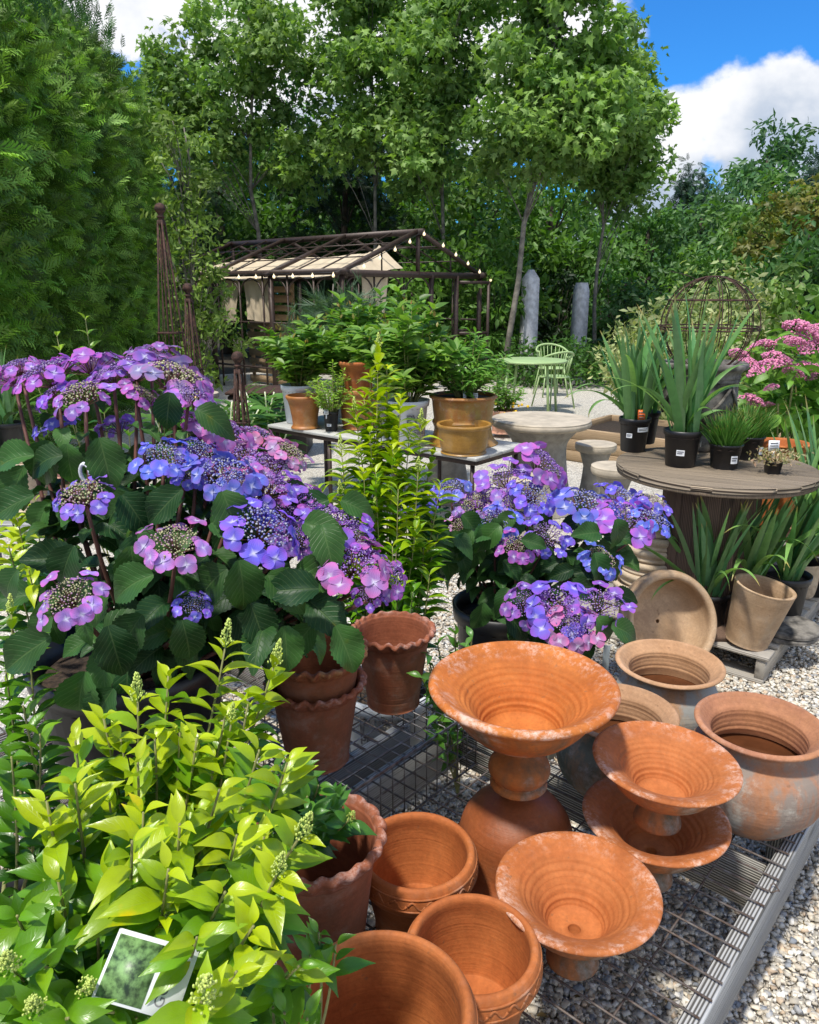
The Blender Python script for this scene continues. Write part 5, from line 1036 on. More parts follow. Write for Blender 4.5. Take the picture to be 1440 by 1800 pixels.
for k, (q0, q1) in enumerate(((p00, p01), (p00 + nq * 1.0, p01 + nq * 1.0), (p00, p00 + nq * 1.0))):
    for i in range(3): g = G(); beam(g, q0 * [1, 1, 0] + [0, 0, .055 + .11 * i], q1 * [1, 1, 0] + [0, 0, .055 + .11 * i], .04, .106, bev=.004); g.build('board', M_WOODH, t, False)
g = G(); box(g, (p00 + p01) / 2 * [1, 1, 0] + nq * .5 + [0, 0, .14], (3.0, .95, .26), [dq, nq, [0, 0, 1]]); g.build('soil', M_SOIL, t, False)

# ------------------------------------------------------------------ pallet and cable spool table
A0 = PH(1347, 1157, .135); B0 = PH(1440, 1045, .135); q1 = nrm(B0 - A0); q2 = np.array([-q1[1], q1[0], 0]); PLn, PW_ = 1.75, 1.2
def pp(u, v, z): return A0 * [1, 1, 0] + q1 * u + q2 * v + np.array([0, 0, z])
t = thing('pallet', 'weathered grey wooden pallet carrying the spool table and clay pots', 'pallet', tuple(pp(PLn / 2, PW_ / 2, 0)))
for v in (.02, PW_ / 2, PW_ - .02): g = G(); beam(g, pp(.01, v, .072), pp(PLn - .01, v, .072), .04, .09, bev=.003); g.build('stringer', M_WOODG, t, False)
n = 13
for i in range(n): u = .05 + (PLn - .1) * i / (n - 1); g = G(); beam(g, pp(u, -.01, .126), pp(u, PW_ + .01, .126 + R.uniform(-.002, .002)), .095, .018, bev=.003, col=(R.uniform(.8, 1.15),) * 3); g.build('deck_board', M_WOODG, t, False)
for i in (0, 3, 6): u = .05 + (PLn - .1) * i / 6; g = G(); beam(g, pp(u, 0, .016), pp(u, PW_, .016), .095, .02, bev=.003); g.build('bottom_board', M_WOODG, t, False)
SC = PH(1257, 818, .85); t = thing('spool_table', 'large wooden cable spool used as a round table', 'table', (SC[0], SC[1], .136)); SR = .43
g = G()
for k in range(9):           # planked round top, each plank clipped to the circle
    x0 = -SR + 2 * SR * k / 9 + .002; x1 = -SR + 2 * SR * (k + 1) / 9 - .002; n = 16; tint = R.uniform(.7, 1.15)
    A = rot('Z', 62); xs = -SR * np.cos(np.linspace(math.acos(-x0 / SR), math.acos(-x1 / SR), n)); top = []; 
    V = []; U = []
    for z in (.826, .85):
        for s_ in (-1, 1):
            for x in xs: y = s_ * math.sqrt(max(SR ** 2 - x * x, .0004)); V.append(A @ np.array([x, y, 0]) + np.array([SC[0], SC[1], z])); U.append((y, x + k * 3, z))
    F = []
    for i in range(n - 1): F += [(i, i + 1, n + i + 1, n + i), (2 * n + i, 3 * n + i, 3 * n + i + 1, 2 * n + i + 1), (i, 2 * n + i, 2 * n + i + 1, i + 1), (n + i, n + i + 1, 3 * n + i + 1, 3 * n + i)]
    F += [(0, n, 3 * n, 2 * n), (n - 1, 3 * n - 1, 4 * n - 1, 2 * n - 1)]; F[-1] = (n - 1, 3 * n - 1, 4 * n - 1, 2 * n - 1)
    F_ = [f for f in F if not (f[0] < n and f[1] >= 2 * n) and not (n <= f[0] < 2 * n and n <= f[1] < 2 * n)]; S_ = [f for f in F if f not in F_]
    g.add(V, np.array(F_), U, (tint,) * 3); g.add(V, np.array(S_), [(math.atan2(v[1] - SC[1], v[0] - SC[0]) * SR, k + v[2] * .4, 3) for v in V], (tint * .9,) * 3)
g.build('top', M_WOODT, t, False)
g = G(); lathe(g, [(0, .808), (SR * .99, .808), (SR * .992, .812), (SR * .992, .8235), (0, .8235)], (SC[0], SC[1], 0), 64, tint=(.75, .7, .65)); g.build('rim_layer', M_WOODT, t)
g = G(); n = 16
for i in range(n): a = 2 * math.pi * i / n; rr = .20; d = np.array([math.cos(a), math.sin(a), 0]); beam(g, np.array([SC[0], SC[1], .16]) + d * rr, np.array([SC[0], SC[1], .80]) + d * rr, .082, .02, d, (R.uniform(.7, 1.2),) * 3, bev=.002)
g.build('drum', M_WOODB, t, False)
g = G(); lathe(g, [(0, .137), (.33, .137), (.33, .165), (0, .165)], (SC[0], SC[1], 0), 48, tint=(1, 1, 1)); g.build('foot', M_WOODB, t)

# on the spool table: irises, urn with wire sphere, grasses, sedum
IG = 'potted irises on the spool table'
def iris(px, py, z, hpot, r, hleaf, n, seed, label, group, spread=.045, arch=3, w=.033, extra=()):
    c = PH(px, py, z); t = potted('potted_iris', label, 'iris', c, hpot, r, group); g = G(); iris_fans(g, (c[0], c[1], z + hpot * .84), n, hleaf, spread, seed, w, arch)
    for az, lean, L, dr in extra: blade(g, (c[0], c[1], z + hpot * .84), math.radians(az), lean, L, dr, w * .9, (.15, .31, .08), 1.2, 18)
    g.build('leaves', M_IRIS, t); return t, c
t, c = iris(1195, 818, .85, .165, .082, .62, 26, 21, 'iris in a black pot, nearest on the spool table with the tallest fan', IG, extra=((-172, .55, .46, 1.9), (20, .45, .5, 1.5), (-78, .5, .32, 2.5), (-20, .6, .30, 2.6)), arch=1)
label_on(t, c, .070, math.radians(-112), .92, .034, .026); label_on(t, c, .079, math.radians(-25), .955, .03, .022)
t, c = iris(1112, 792, .85, .165, .075, .52, 26, 33, 'iris in a black pot with an orange tag at the spool table edge', IG, extra=((176, .75, .42, 1.9), (-160, .7, .36, 2.8), (165, .55, .40, 2.2)), arch=1)
stake_tag(t, (c[0] + .012, c[1] - .062, .99), .036, .05, .02, M_ORG); label_on(t, c, .071, math.radians(-70), .965, .06, .022); label_on(t, c, .067, math.radians(-125), .935, .028, .022)
iris(1130, 778, .85, .165, .075, .46, 12, 37, 'iris in a black pot half hidden behind the one with the orange tag', IG, arch=1)
UC = np.array([SC[0] + .03, SC[1] + .16, .85]); UC[:2] = PH(1252, 793, .85)[:2]; UC[1] += .08; UC[0] -= .06
t = thing('stone_urn', 'weathered dark stone urn with rope garland standing on the spool table', 'urn', tuple(UC)); s = 1.0
up_ = [(q_[0] * 1.14, q_[1]) for q_ in [(0, 0), (.10, 0), (.105, .05), (.06, .065), (.045, .085), (.06, .10), (.115, .14), (.145, .20), (.152, .27), (.150, .33), (.156, .34), (.152, .35), (.157, .36), (.154, .372), (.165, .39), (.180, .40), (.183, .415), (.178, .425), (.16, .425), (.145, .40), (.14, .3), (.1, .2), (0, .2)]]
g = G(); lathe(g, smoothprof(up_, 3), UC, 64); g.build('body', M_URN, t)
for q in range(4):
    g = G(); a0 = math.radians(-150 + 90 * q); p = []
    for k in np.linspace(0, 1, 15): a = a0 + k * math.radians(86); z = .315 - .13 * math.sin(math.pi * k); rr = np.interp(z, [.14, .20, .27, .33], [.118, .148, .155, .153]) * 1.14 + .006; p.append(UC + np.array([rr * math.cos(a), rr * math.sin(a), z]))
    tube(g, p, .008, 6)
    for k in range(0, 14): tube(g, [p[k] + np.array([0, 0, .01]), p[k + 1] - np.array([0, 0, .01])], .006, 5)
    g.build('rope_garland', M_URN, t)
CC = UC + np.array([.01, 0, .60]); SRd = .225
t = thing('wire_sphere', 'rusty wire sphere set on the rim of the stone urn', 'garden ornament', tuple(CC - [0, 0, SRd])); g = G()
for k in range(5):
    a = math.pi * k / 5 + .15; 
    for o in (-.006, .006): tube(g, [CC + SRd * np.array([math.cos(a) * math.sin(q), math.sin(a) * math.sin(q), math.cos(q)]) + np.array([-math.sin(a), math.cos(a), 0]) * o for q in np.linspace(0, 2 * math.pi, 37)[:-1]], .0025, 5, closed=True)
g.build('meridian_wires', M_RUST, t); g = G()
for z, o in ((.0, 0), (.014, 0), (.135, 0)): rr = math.sqrt(SRd ** 2 - (z - .02) ** 2) + .004; tube(g, [CC + np.array([rr * math.cos(q), rr * math.sin(q), z - .02]) for q in np.linspace(0, 2 * math.pi, 41)[:-1]], .0034, 5, closed=True)
g.build('ring_wires', M_RUST, t)
GG = 'grassy plants in black six sided pots'
for px, py, lab, sd in ((1272, 822, 'tufty green grass in a faceted black pot, front one beside the iris', 1), (1312, 806, 'tufty green grass in a faceted black pot, set behind the front grass', 2)):
    c = PH(px, py, .85); t = potted('potted_grass', lab, 'potted grass', c, .11, .070, GG, kind='sq'); g = G(); r = random.Random(sd)
    for i in range(420): q = r.uniform(0, 6.28); s_ = r.uniform(0, .055); blade(g, (c[0] + s_ * math.cos(q), c[1] + s_ * math.sin(q), .94), q + r.uniform(-.5, .5), r.uniform(.0, .8), r.uniform(.10, .19), r.uniform(.1, .9), .0048, tuple(np.array([.085, .22, .035]) * r.uniform(.6, 1.4)), r.uniform(-1, 1), 5)
    g.build('leaves', M_IRIS, t); label_on(t, c, .072, math.radians(-80 if sd == 1 else -60), .90, .030, .034)
c = PH(1357, 832, .85); t = potted('potted_sedum', 'small pot of pinkish cream sedum with a white tag on the spool table', 'potted plant', c, .055, .034, kind='sq4')
N_ = 420; P_ = np.array(c) + np.stack([RN.normal(size=N_) * .045 + .01, RN.normal(size=N_) * .035, .05 + .055 * RN.random(N_)], 1); g = G(); inst(g, T_SML, P_, rdir(N_), rdir(N_, 1), RN.uniform(.012, .022, N_), cvar(N_, (.42, .45, .22), (.55, .34, .24), .2)); g.build('foliage', M_SHR, t)
stake_tag(t, (c[0] - .01, c[1] - .01, .92), .046, .045, .03, M_TAG, tilt=5)
c = PH(1328, 802, .85); lobj('clay_pot', smoothprof([(0, 0), (.024, 0), (.03, .03), (.038, .055), (.038, .066), (.033, .066), (.03, .03), (0, .01)], 3), (c[0], c[1], .885), M_TCP, 'tiny terracotta pot lying on its side between grass and sedum', 'pot', M=rot('Y', 80) @ rot('X', 20))
c = PY(1375, 778, 3.9); z0 = c[2]; t = thing('terracotta_dish_pot', 'terracotta dish behind the sedum, right of the spool table', 'pot', (c[0], c[1], 0)); g = G(); lathe(g, smoothprof([(0, z0 - .5), (.10, z0 - .5), (.12, z0 - .1), (.13, z0 - .02), (.14, z0), (.12, z0), (.10, z0 - .05), (0, z0 - .06)], 3), (c[0], c[1], 0), 40); g.build('body', M_TCP, t)

# pots on the pallet
c = np.array(PZ(1184, 1092, 3.16)); M_ = rot('Z', 14) @ rot('X', 66)
rr = .212; lobj('wide_bowl', smoothprof([(0, -.15, 0, 1), (rr * .5, -.15, 0, 1), (rr * .8, -.13, 0, 1), (rr * 1.0, -.08, 0, 1), (rr * 1.04, -.035, 0, 1), (rr * 1.0, -.008, .3, .4), (rr * .95, .004, .5, 0), (rr * .88, .002, .5, 0), (rr * .845, -.012, 0, 0), (rr * .85, -.05, 0, 0), (rr * .8, -.09, 0, 0), (rr * .62, -.118, 0, 0), (rr * .3, -.122, 0, 0), (.012, -.122, 0, 0), (.011, -.13, 0, 0), (.01, -.148, 0, 0), (0, -.148, 0, 0)], 5), c, M_TAN, 'wide tan clay bowl tipped on its edge, its inside facing out', 'bowl', M=M_, raw=True)
c = PH(1312, 1128, .14); lobj('tan_pot', smoothprof([(0, .0, 0, 1), (.082, .0, 0, 1), (.09, .008, 0, 1), (.121, .235, 0, .6), (.124, .25, .6, .2), (.120, .257, .6, 0), (.112, .254, .5, 0), (.106, .235, 0, 0), (.088, .06, 0, 0), (.07, .03, 0, 0), (0, .03, 0, 0)], 5), (c[0], c[1], c[2] + .014), M_TAN, 'tan flowerpot leaning to the right at the front of the pallet', 'pot', M=rot('Y', 9) @ rot('X', 4), raw=True)
RB = 'stack of ribbed cream clay pots'
sx = PH(1135, 1062, .14)
for i in range(6):
    w = (.150, .150, .148, .140, .136, .125)[i]; z = .14 + .062 * i; off = np.array([R.uniform(-.008, .008) + .008 * i, R.uniform(-.008, .008), 0])
    lobj('ribbed_pot', smoothprof([(0, 0, 0, 1), (w * .72, 0, 0, 1), (w * .80, .012, 0, 1), (w * .93, .04, 0, .5), (w * .9, .05, 0, 1), (w * .97, .066, 0, .5), (w * 1.0, .074, .4, .3), (w * .97, .086, 0, 1), (w * 1.03, .10, .5, .2), (w * 1.05, .114, .6, 0), (w * 1.0, .125, .6, 0), (w * .9, .122, .3, 0), (w * .86, .09, 0, 0), (w * .7, .03, 0, 0), (0, .02, 0, 0)], 4), sx * [1, 1, 0] + off + [0, 0, z], M_CRM, ('ribbed cream pot at the bottom of the stack on the pallet', 'second ribbed cream pot from the bottom of the stack', 'third ribbed cream pot from the bottom of the stack', 'fourth ribbed cream pot from the bottom of the stack', 'ribbed cream pot just below the top one of the stack', 'ribbed cream pot at the top of the stack')[i], 'pot', RB, raw=True)
IP = 'potted irises standing on the pallet'
KEEP.append((SC[0], SC[1], SR + .02, .785, .87)); KEEP.append((SC[0], SC[1], .21, .1, .8))
iris(1236, 1100, .14, .18, .10, .60, 34, 51, 'iris in a black pot right behind the tipped tan bowl', IP, arch=2, w=.034, extra=((176, .85, .50, .5), (160, .6, .5, .3), (-150, .9, .42, 2.0), (-95, .5, .38, 2.4)))
iris(1302, 1090, .14, .20, .10, .64, 38, 52, 'iris in a black pot behind the leaning tan flowerpot', IP, arch=3, w=.034, extra=((-70, .3, .55, 2.6), (15, .35, .7, .5), (-90, .55, .4, 2.2)))
iris(1372, 1085, .14, .22, .105, .80, 46, 53, 'iris in a black pot at the right end of the row on the pallet', IP, arch=3, w=.034, extra=((10, .45, .8, .6), (-30, .5, .55, 1.9), (-75, .5, .45, 2.4), (25, .6, .7, 1.6)))
iris(1432, 1040, .14, .22, .11, .80, 42, 54, 'iris in a black pot farthest back, by the blue glazed pot', IP, arch=3, w=.034, extra=((0, .6, .8, 1.6),))
for i, (dx, z) in enumerate(((0, .138), (.012, .162))):
    c = PH(1378, 1112, .14) * [1, 1, 0] + [0, 0, z]; lobj('clay_saucer', smoothprof([(0, 0, 0, 1), (.12, 0, 0, 1), (.135, .006, 0, 1), (.13, .02, 0, 1), (.1, .021, 0, .6), (0, .021, 0, .6)], 3), c + [dx, 0, 0], M_URN, ('lower weathered round saucer at the pallet corner', 'upper weathered round saucer at the pallet corner')[i], 'saucer', 'pair of weathered round saucers')
c = PH(1440, 1000, .14); c[0] += .10; lobj('glazed_pot', smoothprof([(0, 0), (.11, 0), (.15, .05), (.19, .18), (.195, .26), (.17, .34), (.15, .37), (.165, .385), (.16, .395), (.145, .39), (.14, .36), (.17, .2), (0, .1)], 5), (c[0], c[1], .138), M_BLUE, 'dark blue glazed jar at the right edge behind the irises', 'jar')
for i, (px, py, z) in enumerate(((1402, 1042, .14), (1404, 1036, .30))): c = PH(px, py, .14); lobj('clay_pot', smoothprof([(0, 0, 0, 1), (.075, 0, 0, 1), (.095, .15, 0, .5), (.1, .17, .5, 0), (.09, .17, .3, 0), (.08, .1), (0, .05)], 3), (c[0], c[1], z), (M_CRM, M_PNK)[i], ('lower cream clay pot between the right iris and the blue jar', 'upper pinkish clay pot between the right iris and the blue jar')[i], 'pot')
c = PZ(1160, 985, 3.75); lobj('clay_pot', smoothprof([(0, 0), (.10, 0), (.13, .2), (.14, .22), (.13, .23), (.12, .2), (0, .1)], 3), (c[0], c[1], max(c[2] - .1, .14)), M_TCP, 'reddish clay pot behind the ribbed stack under the spool table', 'pot')

KEEP.clear()
# pink flowering hydrangea at the right
b = PY(1395, 700, 5.0); b[2] = 0; t = thing('pink_hydrangea', 'pink flowered hydrangea bush with bright green leaves at the right edge', 'hydrangea', tuple(b)); g = G()
cs = crown(g, [(b[0] + .05, b[1], .9, .62, .5, .62), (b[0] + .45, b[1], .85, .5, .5, .6)], 1500, T_SHR, .13, (.09, .23, .03), (.2, .38, .06), clump=.2, up=.9, shell=.35); g.build('foliage', M_SHR, t)
g = G()
for q in cs[::2]: tube(g, curve((b[0] + R.uniform(-.1, .3), b[1], 0), q, .06, 5), .006, 5)
g.build('stem', M_STEM, t)
pkm = G(); r = random.Random(3)
for i in range(260): a = r.uniform(0, 6.28); q = math.sqrt(r.random()); V, F = ico((q * math.cos(a), q * math.sin(a), .45 - .5 * q * q + r.uniform(-.05, .05)), r.uniform(.045, .085)); k = r.uniform(.7, 1.3); pkm.add(V, F, None, (.62 * k, .16 * k + .1 * r.random(), .30 * k + .1 * r.random()))
pkm = pkm.mesh('flower_head', M_BUD)
for px, py, w in ((1408, 582, 70), (1342, 612, 56), (1365, 632, 55), (1300, 625, 44), (1345, 648, 62), (1400, 603, 40), (1432, 612, 60), (1385, 600, 40), (1318, 640, 40), (1320, 706, 52), (1420, 648, 52), (1436, 660, 40), (1356, 682, 28), (1372, 640, 46), (1440, 580, 40), (1395, 655, 40), (1350, 712, 24)):
    o = bpy.data.objects.new('flower_head', pkm); sc.collection.objects.link(o); o.parent = t; Zq = 4.55 + r.uniform(-.25, .4); o.location = PZ(px, py, Zq) - np.array(t['_o']); o.scale = (w / FPX * Zq / 2,) * 3; o.rotation_euler = (r.uniform(.1, .5), r.uniform(-.3, .3), r.uniform(0, 6))

# ------------------------------------------------------------------ left side behind the big hydrangea
a = PH(20, 925, .45); t = thing('plank_bench', 'low bench of grey planks behind the large hydrangea', 'bench', (a[0] + .55, a[1] + .1, 0)); g = G()
for i in range(4): beam(g, a * [1, 1, 0] + [-.5, .13 * i - .1, .45], a * [1, 1, 0] + [1.5, .13 * i - .02, .45], .12, .03, bev=.003)
g.build('seat', M_WOOD, t, False)
for dx in (-.3, .6, 1.3):
    for dy in (0, .3): g = G(); beam(g, a * [1, 1, 0] + [dx, dy, 0], a * [1, 1, 0] + [dx, dy, .43], .07, .07, (0, 1, 0)); g.build('leg', M_WOOD, t, False)
for px, py, w, h, m_, lab in ((160, 905, 105, 75, M_PNK, 'pinkish clay pot on the plank bench behind the hydrangea'), (60, 900, 70, 90, M_CRM, 'cream clay pot on the plank bench at the left')):
    tpot(px, py, w, h, m_, lab, 'pot', urnp, z=.47, name='clay_pot')
iris(22, 790, .5, .2, .1, .6, 18, 71, 'iris clump at the left edge behind the large hydrangea', None, arch=1, w=.035)
SP = [PZ(x, y, Z) for x, y, Z in ((60, 660, 2.6), (150, 560, 2.6), (100, 590, 2.7), (180, 700, 2.6), (290, 690, 2.5), (330, 700, 2.6), (120, 720, 2.5), (330, 760, 2.5), (225, 740, 2.5), (280, 740, 2.6))]
privet('light green shrub whose shoots stick up behind the large hydrangea', (SP[0][0] + .25, SP[0][1] + .1, 0), [(p, 0) for p in SP], .055, 'golden_privet', .5, .05, .75, 5, pot_r=.14)

# ------------------------------------------------------------------ hydrangeas
H1 = [(75, 650, 1.62, 150, 'm', 0), (150, 632, 1.72, 130, 'm', 0), (235, 640, 1.70, 140, 'v', 0), (310, 655, 1.62, 165, 'w', 2), (262, 618, 1.8, 110, 'm', 0), (140, 690, 1.52, 125, 'm', 2), (95, 745, 1.66, 95, 'l', 1), (140, 868, 1.38, 135, 'l', 2), (290, 800, 1.5, 120, 'b', 1),
      (395, 752, 1.66, 140, 'p', 0), (425, 805, 1.60, 150, 'p', 0), (395, 830, 1.5, 150, 'l', 1), (470, 850, 1.56, 140, 'v', 0), (510, 792, 1.66, 95, 'p', 2), (465, 925, 1.42, 170, 'l', 1), (305, 950, 1.36, 145, 'w', 2), (120, 1048, 1.26, 140, 'w', 2), (342, 1062, 1.38, 80, 'l', 1),
      (590, 915, 1.52, 140, 'v', 0), (620, 985, 1.46, 160, 'm', 0), (680, 1005, 1.5, 110, 'm', 0), (575, 975, 1.5, 100, 'm', 2), (540, 870, 1.6, 110, 'm', 0), (205, 745, 1.75, 90, 'v', 1), (650, 1045, 1.46, 70, 'v', 0), (350, 790, 1.55, 100, 'l', 1), (500, 900, 1.55, 110, 'v', 0), (30, 640, 1.68, 100, 'm', 0), (335, 690, 1.58, 110, 'm', 0), (440, 760, 1.75, 110, 'p', 0), (190, 655, 1.66, 110, 'v', 0), (15, 660, 1.72, 90, 'm', 0), (250, 690, 1.62, 90, 'm', 2), (330, 830, 1.52, 80, 'l', 1), (440, 890, 1.5, 110, 'l', 1), (520, 940, 1.46, 100, 'v', 0), (560, 900, 1.56, 90, 'm', 0), (630, 940, 1.52, 90, 'v', 0), (480, 815, 1.62, 110, 'm', 0), (360, 750, 1.68, 100, 'm', 0), (420, 850, 1.5, 90, 'b', 1), (375, 800, 1.6, 90, 'v', 0), (90, 690, 1.6, 90, 'v', 0)]
L1 = [(175, 770, 1.42, .135, .25, -1), (110, 800, 1.45, .12, -1, -.1), (60, 800, 1.45, .12, -1, .0), (300, 690, 1.5, .11, -.2, -1), (345, 720, 1.5, .11, 1, -.35), (320, 860, 1.4, .12, -.7, -.6), (420, 985, 1.36, .14, .2, -1), (560, 1035, 1.38, .13, -1, .1), (500, 1100, 1.4, .12, .1, -1), (590, 1100, 1.42, .13, .5, -1),
      (215, 870, 1.45, .13, .6, -.7), (230, 960, 1.4, .13, .1, -1), (400, 1000, 1.38, .14, -.8, -.5), (150, 1180, 1.2, .13, -.3, -1), (190, 1100, 1.25, .13, .3, -1), (90, 1120, 1.25, .13, -.9, -.5), (320, 1090, 1.3, .12, .3, -1), (270, 1010, 1.32, .13, -1, -.3), (60, 870, 1.4, .12, -.8, -.3), (470, 1010, 1.38, .13, .7, -.5), (600, 880, 1.55, .10, .8, -.2), (370, 920, 1.45, .13, .9, .1), (250, 1080, 1.35, .13, -.6, -.8), (130, 960, 1.36, .12, -.5, -.9), (440, 1060, 1.4, .13, .4, -1), (520, 1000, 1.45, .13, 1, -.2), (200, 1210, 1.2, .11, -.6, -.8)]
for i in range(60): L1.append((R.uniform(30, 600), R.uniform(720 if i % 2 else 860, 1110), R.uniform(1.42, 1.7), R.uniform(.1, .14), R.uniform(-1, 1), R.uniform(-1, .2)))
hydrangea('large lacecap hydrangea with violet and blue flowers on the left', (-.60, 1.47, .505), .36, .205, H1, [(a, b, c_, d * .82, e, f) for a, b, c_, d, e, f in L1], .088, 11)
H2 = [(960, 812, 2.9, 125, 'm', 0), (895, 842, 2.9, 120, 'v', 0), (940, 868, 2.8, 105, 'l', 1), (1035, 885, 2.85, 150, 'b', 1), (1095, 868, 3.0, 100, 'l', 1), (1100, 905, 2.8, 140, 'm', 0), (1150, 912, 2.8, 95, 'b', 1), (742, 880, 2.9, 85, 'l', 1), (790, 856, 2.95, 85, 'b', 1), (835, 882, 2.9, 95, 'w', 2), (908, 884, 2.85, 90, 'w', 2), (870, 918, 2.75, 110, 'b', 1), (812, 925, 2.8, 75, 'w', 2), (910, 958, 2.65, 90, 'm', 2), (965, 940, 2.7, 95, 'l', 0), (1058, 980, 2.65, 90, 'b', 2), (985, 1065, 2.4, 140, 'l', 0), (1055, 1060, 2.4, 120, 'v', 0), (925, 1060, 2.45, 95, 'v', 0), (1010, 1100, 2.35, 110, 'p', 0), (1150, 880, 2.95, 80, 'l', 2), (850, 868, 3.0, 90, 'v', 0)]
L2 = []
for i in range(120): L2.append((R.uniform(740, 1090), 0, R.uniform(2.6, 3.05), R.uniform(.09, .13), R.uniform(-1, 1), R.uniform(-1, .1)))
L2 = [(x, R.uniform(895, 1050 if 830 < x < 1080 else 985), Z, s_, ax, ay) for x, _, Z, s_, ax, ay in L2]
L2 += [(1050, 1085, 2.35, .14, .6, -.8), (1075, 1100, 2.35, .12, 1, -.2), (1010, 1110, 2.4, .14, .4, -.6), (850, 1060, 2.6, .12, -.2, -1), (890, 1075, 2.5, .14, .6, -.6), (760, 1000, 2.7, .1, -.4, -1)]
c = PZ(858, 1068, 2.95); hydrangea('smaller lacecap hydrangea with blue flowers behind the largest terracotta bowl', (c[0] + .05, c[1], 0), c[2] + .02, .185, H2, L2, .095, 23)

# ------------------------------------------------------------------ gold privets
tall = [PZ(x, y, Z) for x, y, Z in ((665, 612, 2.5), (625, 725, 2.5), (705, 700, 2.45), (600, 790, 2.5), (740, 745, 2.5), (690, 790, 2.4), (640, 830, 2.4), (735, 830, 2.45), (600, 870, 2.5), (760, 800, 2.55), (660, 900, 2.4), (715, 900, 2.4), (620, 940, 2.45), (745, 960, 2.45), (690, 960, 2.35), (640, 990, 2.35), (700, 1020, 2.3), (725, 1040, 2.3), (600, 830, 2.6), (680, 690, 2.5), (650, 760, 2.45), (700, 860, 2.35), (575, 900, 2.6), (650, 660, 2.52), (680, 650, 2.5), (765, 900, 2.6), (640, 1040, 2.4), (755, 1010, 2.4), (560, 860, 2.5), (585, 930, 2.45), (775, 850, 2.5), (630, 790, 2.45), (720, 760, 2.45), (670, 740, 2.5), (600, 960, 2.4), (770, 940, 2.5), (640, 700, 2.52), (695, 740, 2.5), (660, 830, 2.35), (730, 930, 2.35))]
c = PZ(648, 1262, 2.45)
t = privet('tall gold leaved privet in a white pot rising in the middle, above the wavy pots', (c[0] + .06, 2.22, 0), [(p, 1.6 if i in (0, 1, 3, 4, 7, 8, 10, 12) else 0) for i, p in enumerate(tall)], .074, leafy=.40, step=.024, gold=1.5, seed=31, potm=M_WHP, pot_h=.36, pot_r=.15)
text_on(t, 'PW', .11, (c[0] + .06, 2.22), .148, -math.pi / 2 - .05, .255, M_TAGP); text_on(t, 'PROVEN\nWINNERS', .042, (c[0] + .06, 2.22), .145, -math.pi / 2 - .05, .215, M_TAGP)
fr = [(250, 1225, 1.02, 2), (190, 1255, 1.0, 0), (320, 1230, 1.02, 0), (380, 1290, 1.0, 0), (140, 1290, .95, 0), (430, 1130, 1.15, 2.2), (515, 1165, 1.12, 2.2), (395, 1150, 1.12, 0), (470, 1230, 1.1, 0), (440, 1265, 1.05, 1), (490, 1310, .95, 0), (540, 1330, .9, 0), (350, 1340, .9, 0), (250, 1330, .92, 0), (140, 1370, .9, 0), (90, 1400, .88, 0), (420, 1380, .85, 0), (520, 1400, .85, 0),
      (560, 1465, .82, 2), (450, 1460, .8, 0), (350, 1440, .8, 0), (240, 1470, .78, 0), (150, 1470, .82, 0), (110, 1540, .82, 0), (520, 1530, .78, 1.5), (430, 1560, .76, 0), (330, 1520, .76, 0), (230, 1560, .74, 0), (480, 1620, .74, 0), (380, 1640, .72, 0), (450, 1700, .70, 0), (390, 1750, .66, 3), (300, 1700, .72, 0), (560, 1690, .8, 0), (300, 1600, .8, 0), (180, 1620, .8, 0), (400, 1480, .9, 0), (300, 1400, .95, 0), (200, 1400, .95, 0), (470, 1500, .9, 0), (360, 1560, .9, 0), (280, 1510, .9, 0), (170, 1330, 1.0, 0), (410, 1330, 1.0, 0), (280, 1290, 1.0, 0), (220, 1290, 1.0, 0), (350, 1280, 1.02, 0), (460, 1410, .95, 0), (120, 1450, .92, 0), (260, 1420, .88, 0), (380, 1420, .86, 0), (310, 1470, .84, 0), (540, 1590, .84, 0), (200, 1520, .86, 0), (500, 1460, .88, 0), (430, 1250, 1.05, 0), (330, 1180, 1.15, 0)]
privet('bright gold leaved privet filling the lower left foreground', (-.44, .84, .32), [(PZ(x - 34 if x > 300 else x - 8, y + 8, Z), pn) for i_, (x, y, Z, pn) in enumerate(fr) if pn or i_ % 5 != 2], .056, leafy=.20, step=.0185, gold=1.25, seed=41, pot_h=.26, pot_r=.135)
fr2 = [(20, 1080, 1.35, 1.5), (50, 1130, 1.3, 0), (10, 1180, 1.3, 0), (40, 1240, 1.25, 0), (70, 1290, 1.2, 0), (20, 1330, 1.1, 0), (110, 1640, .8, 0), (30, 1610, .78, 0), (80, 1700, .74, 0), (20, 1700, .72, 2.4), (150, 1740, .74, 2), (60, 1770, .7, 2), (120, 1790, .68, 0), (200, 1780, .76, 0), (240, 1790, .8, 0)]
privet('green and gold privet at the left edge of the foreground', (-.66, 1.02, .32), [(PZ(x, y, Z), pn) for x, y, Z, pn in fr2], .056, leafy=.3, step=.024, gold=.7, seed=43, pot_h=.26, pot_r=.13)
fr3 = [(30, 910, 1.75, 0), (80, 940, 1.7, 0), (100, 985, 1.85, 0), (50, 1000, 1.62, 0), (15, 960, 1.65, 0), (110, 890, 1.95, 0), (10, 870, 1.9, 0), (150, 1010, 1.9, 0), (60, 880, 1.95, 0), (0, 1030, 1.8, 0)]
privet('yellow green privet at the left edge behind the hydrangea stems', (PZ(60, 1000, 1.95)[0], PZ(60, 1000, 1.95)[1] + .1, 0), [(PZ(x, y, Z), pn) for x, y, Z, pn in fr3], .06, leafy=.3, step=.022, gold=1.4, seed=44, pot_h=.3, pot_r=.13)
g_ = (np.array((.03, .12, .012)), np.array((.07, .21, .02)), np.array((.15, .33, .03)))
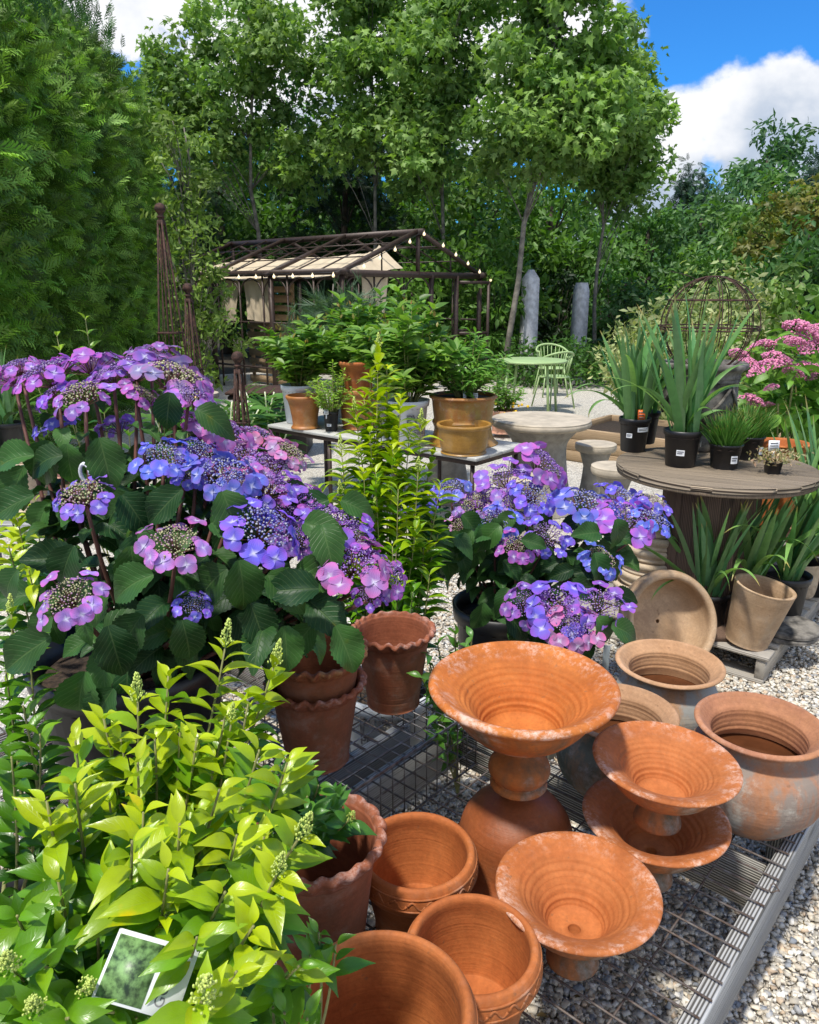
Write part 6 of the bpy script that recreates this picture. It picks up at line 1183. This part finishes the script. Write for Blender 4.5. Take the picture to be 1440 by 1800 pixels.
fr4 = [(500, 1370, 1.3, 0), (540, 1400, 1.3, 0), (580, 1420, 1.3, 0), (615, 1440, 1.28, 1.2), (560, 1380, 1.33, 0), (520, 1350, 1.35, 0), (590, 1400, 1.33, 0), (480, 1350, 1.35, 0), (550, 1430, 1.25, 0)]
privet('small dark green privet spilling over the foreground wavy pot', (-.27, 1.38, .32), [(PZ(x, y, Z), pn) for x, y, Z, pn in fr4], .052, leafy=.2, step=.018, gold=.75, seed=45, cols=g_, pot_h=.16, pot_r=.09)
fr5 = [(560, 1640, .98, 0), (590, 1660, .98, 0), (545, 1680, .9, 0), (500, 1780, .8, 0), (540, 1790, .8, 0), (480, 1770, .82, 0)]
privet('young green privet shoots by the rim of the largest bottom edge pot', (-.2, .78, .32), [(PZ(x, y, Z), pn) for x, y, Z, pn in fr5], .05, leafy=.08, step=.022, gold=.6, seed=46, cols=(g_[1], g_[2], gb_), pot_h=.12, pot_r=.07)
# trailing vine behind the big bowl, stake and name card
vp = [PZ(x, y, Z) for x, y, Z in ((770, 1135, 2.05), (800, 1115, 2.1), (750, 1150, 2.0), (830, 1120, 2.1), (770, 1180, 2.0), (760, 1210, 2.0), (790, 1150, 2.05), (740, 1190, 1.95), (800, 1200, 2.1), (770, 1260, 2.0), (760, 1300, 1.95), (790, 1290, 2.05))]
b = np.array([.16, 2.1, 0]); t = thing('trailing_vine', 'small green vine climbing through the wire behind the largest bowl', 'vine', tuple(b)); g = G(); LP = []; LD = []
for p in vp:
    s_ = curve(b, p, .05, 12); tube(g, s_, .002, 4)
    for k in range(5, 12):
        for q in range(2): LP.append(s_[k]); LD.append(nrm(rdir(1)[0] + [0, 0, .4]))
g.build('stem', M_STEM, t); g = G(); inst(g, T_PRV, LP, np.array(LD), rdir(len(LP), 1.2), RN.uniform(.03, .05, len(LP)), cvar(len(LP), (.05, .17, .02), (.14, .32, .04))); g.build('foliage', M_GLEAF, t)
b = PH(1062, 1200, .33); t = thing('plant_stake', 'grey plastic stake label standing beside the far bellied pot', 'stake', tuple(b)); g = G(); box(g, b + [0, 0, .065], (.022, .003, .15), rot('Z', 20), bev=.001); g.build('stake', simple('grey_plastic', (.42, .48, .50), .4, 0, .1), t, False)
p = PZ(258, 1712, .742); t = thing('name_card', 'printed nursery name card with a leaf photograph under the gold privet', 'plant tag', tuple(p)); A = rot('Z', 14) @ rot('X', -52) @ rot('Y', 24); pc = lambda x, y, z=0: p + A @ np.array([x, z, y])
g = G(); box(g, pc(0, 0), (.084, .0016, .062), A.T); g.build('card', M_TAG, t, False)
g = G(); box(g, pc(-.016, -.001, -.0012), (.046, .0012, .055), A.T); g.build('photo_print', simple('leaf_photo', (.16, .28, .10), .4, 0, .7, 110, var2=(.02, .04, .02)), t, False)
cu = bpy.data.curves.new('lettering', 'FONT'); cu.body = 'GOLD'; cu.size = .017; cu.extrude = .0002; o = bpy.data.objects.new('x', cu); sc.collection.objects.link(o); bpy.context.view_layer.update()
me = bpy.data.meshes.new_from_object(o.evaluated_get(bpy.context.evaluated_depsgraph_get())); bpy.data.objects.remove(o)
for v in me.vertices: x, y, d = v.co; v.co = Vector(pc(.026 - y * .8, x * .8 - .024, -.0012 - d) - p)
me.materials.clear(); me.materials.append(M_TAGP); o = bpy.data.objects.new('lettering', me); sc.collection.objects.link(o); o.parent = t
# white ribbon label on the hydrangea stem
p = PZ(152, 832, 1.45); t = thing('plant_label', 'folded white plastic label hanging in the large hydrangea', 'plant tag', tuple(p)); g = G(); tube(g, [p + np.array([.012 * math.cos(q), .004 * q - .012, .02 * math.sin(q)]) for q in np.linspace(0, 5.5, 14)], [.004] * 14, 4); g.build('label', M_TAG, t)

# dry leaves and petals blown over the gravel and the wire table
g = G(); n = 170; P_ = np.stack([RN.uniform(-.6, 2.2, n), RN.uniform(.7, 4.2, n), np.full(n, .012)], 1)
inst(g, T_PRV + T_SML, P_, rdir(n) * [1, 1, .15], rdir(n, 3), RN.uniform(.012, .034, n), cvar(n, (.16, .09, .03), (.36, .26, .12), .3)); tag(g.build('fallen_leaves', M_SHR), kind='stuff')
for o in bpy.data.objects:
    if '_o' in o: del o['_o']
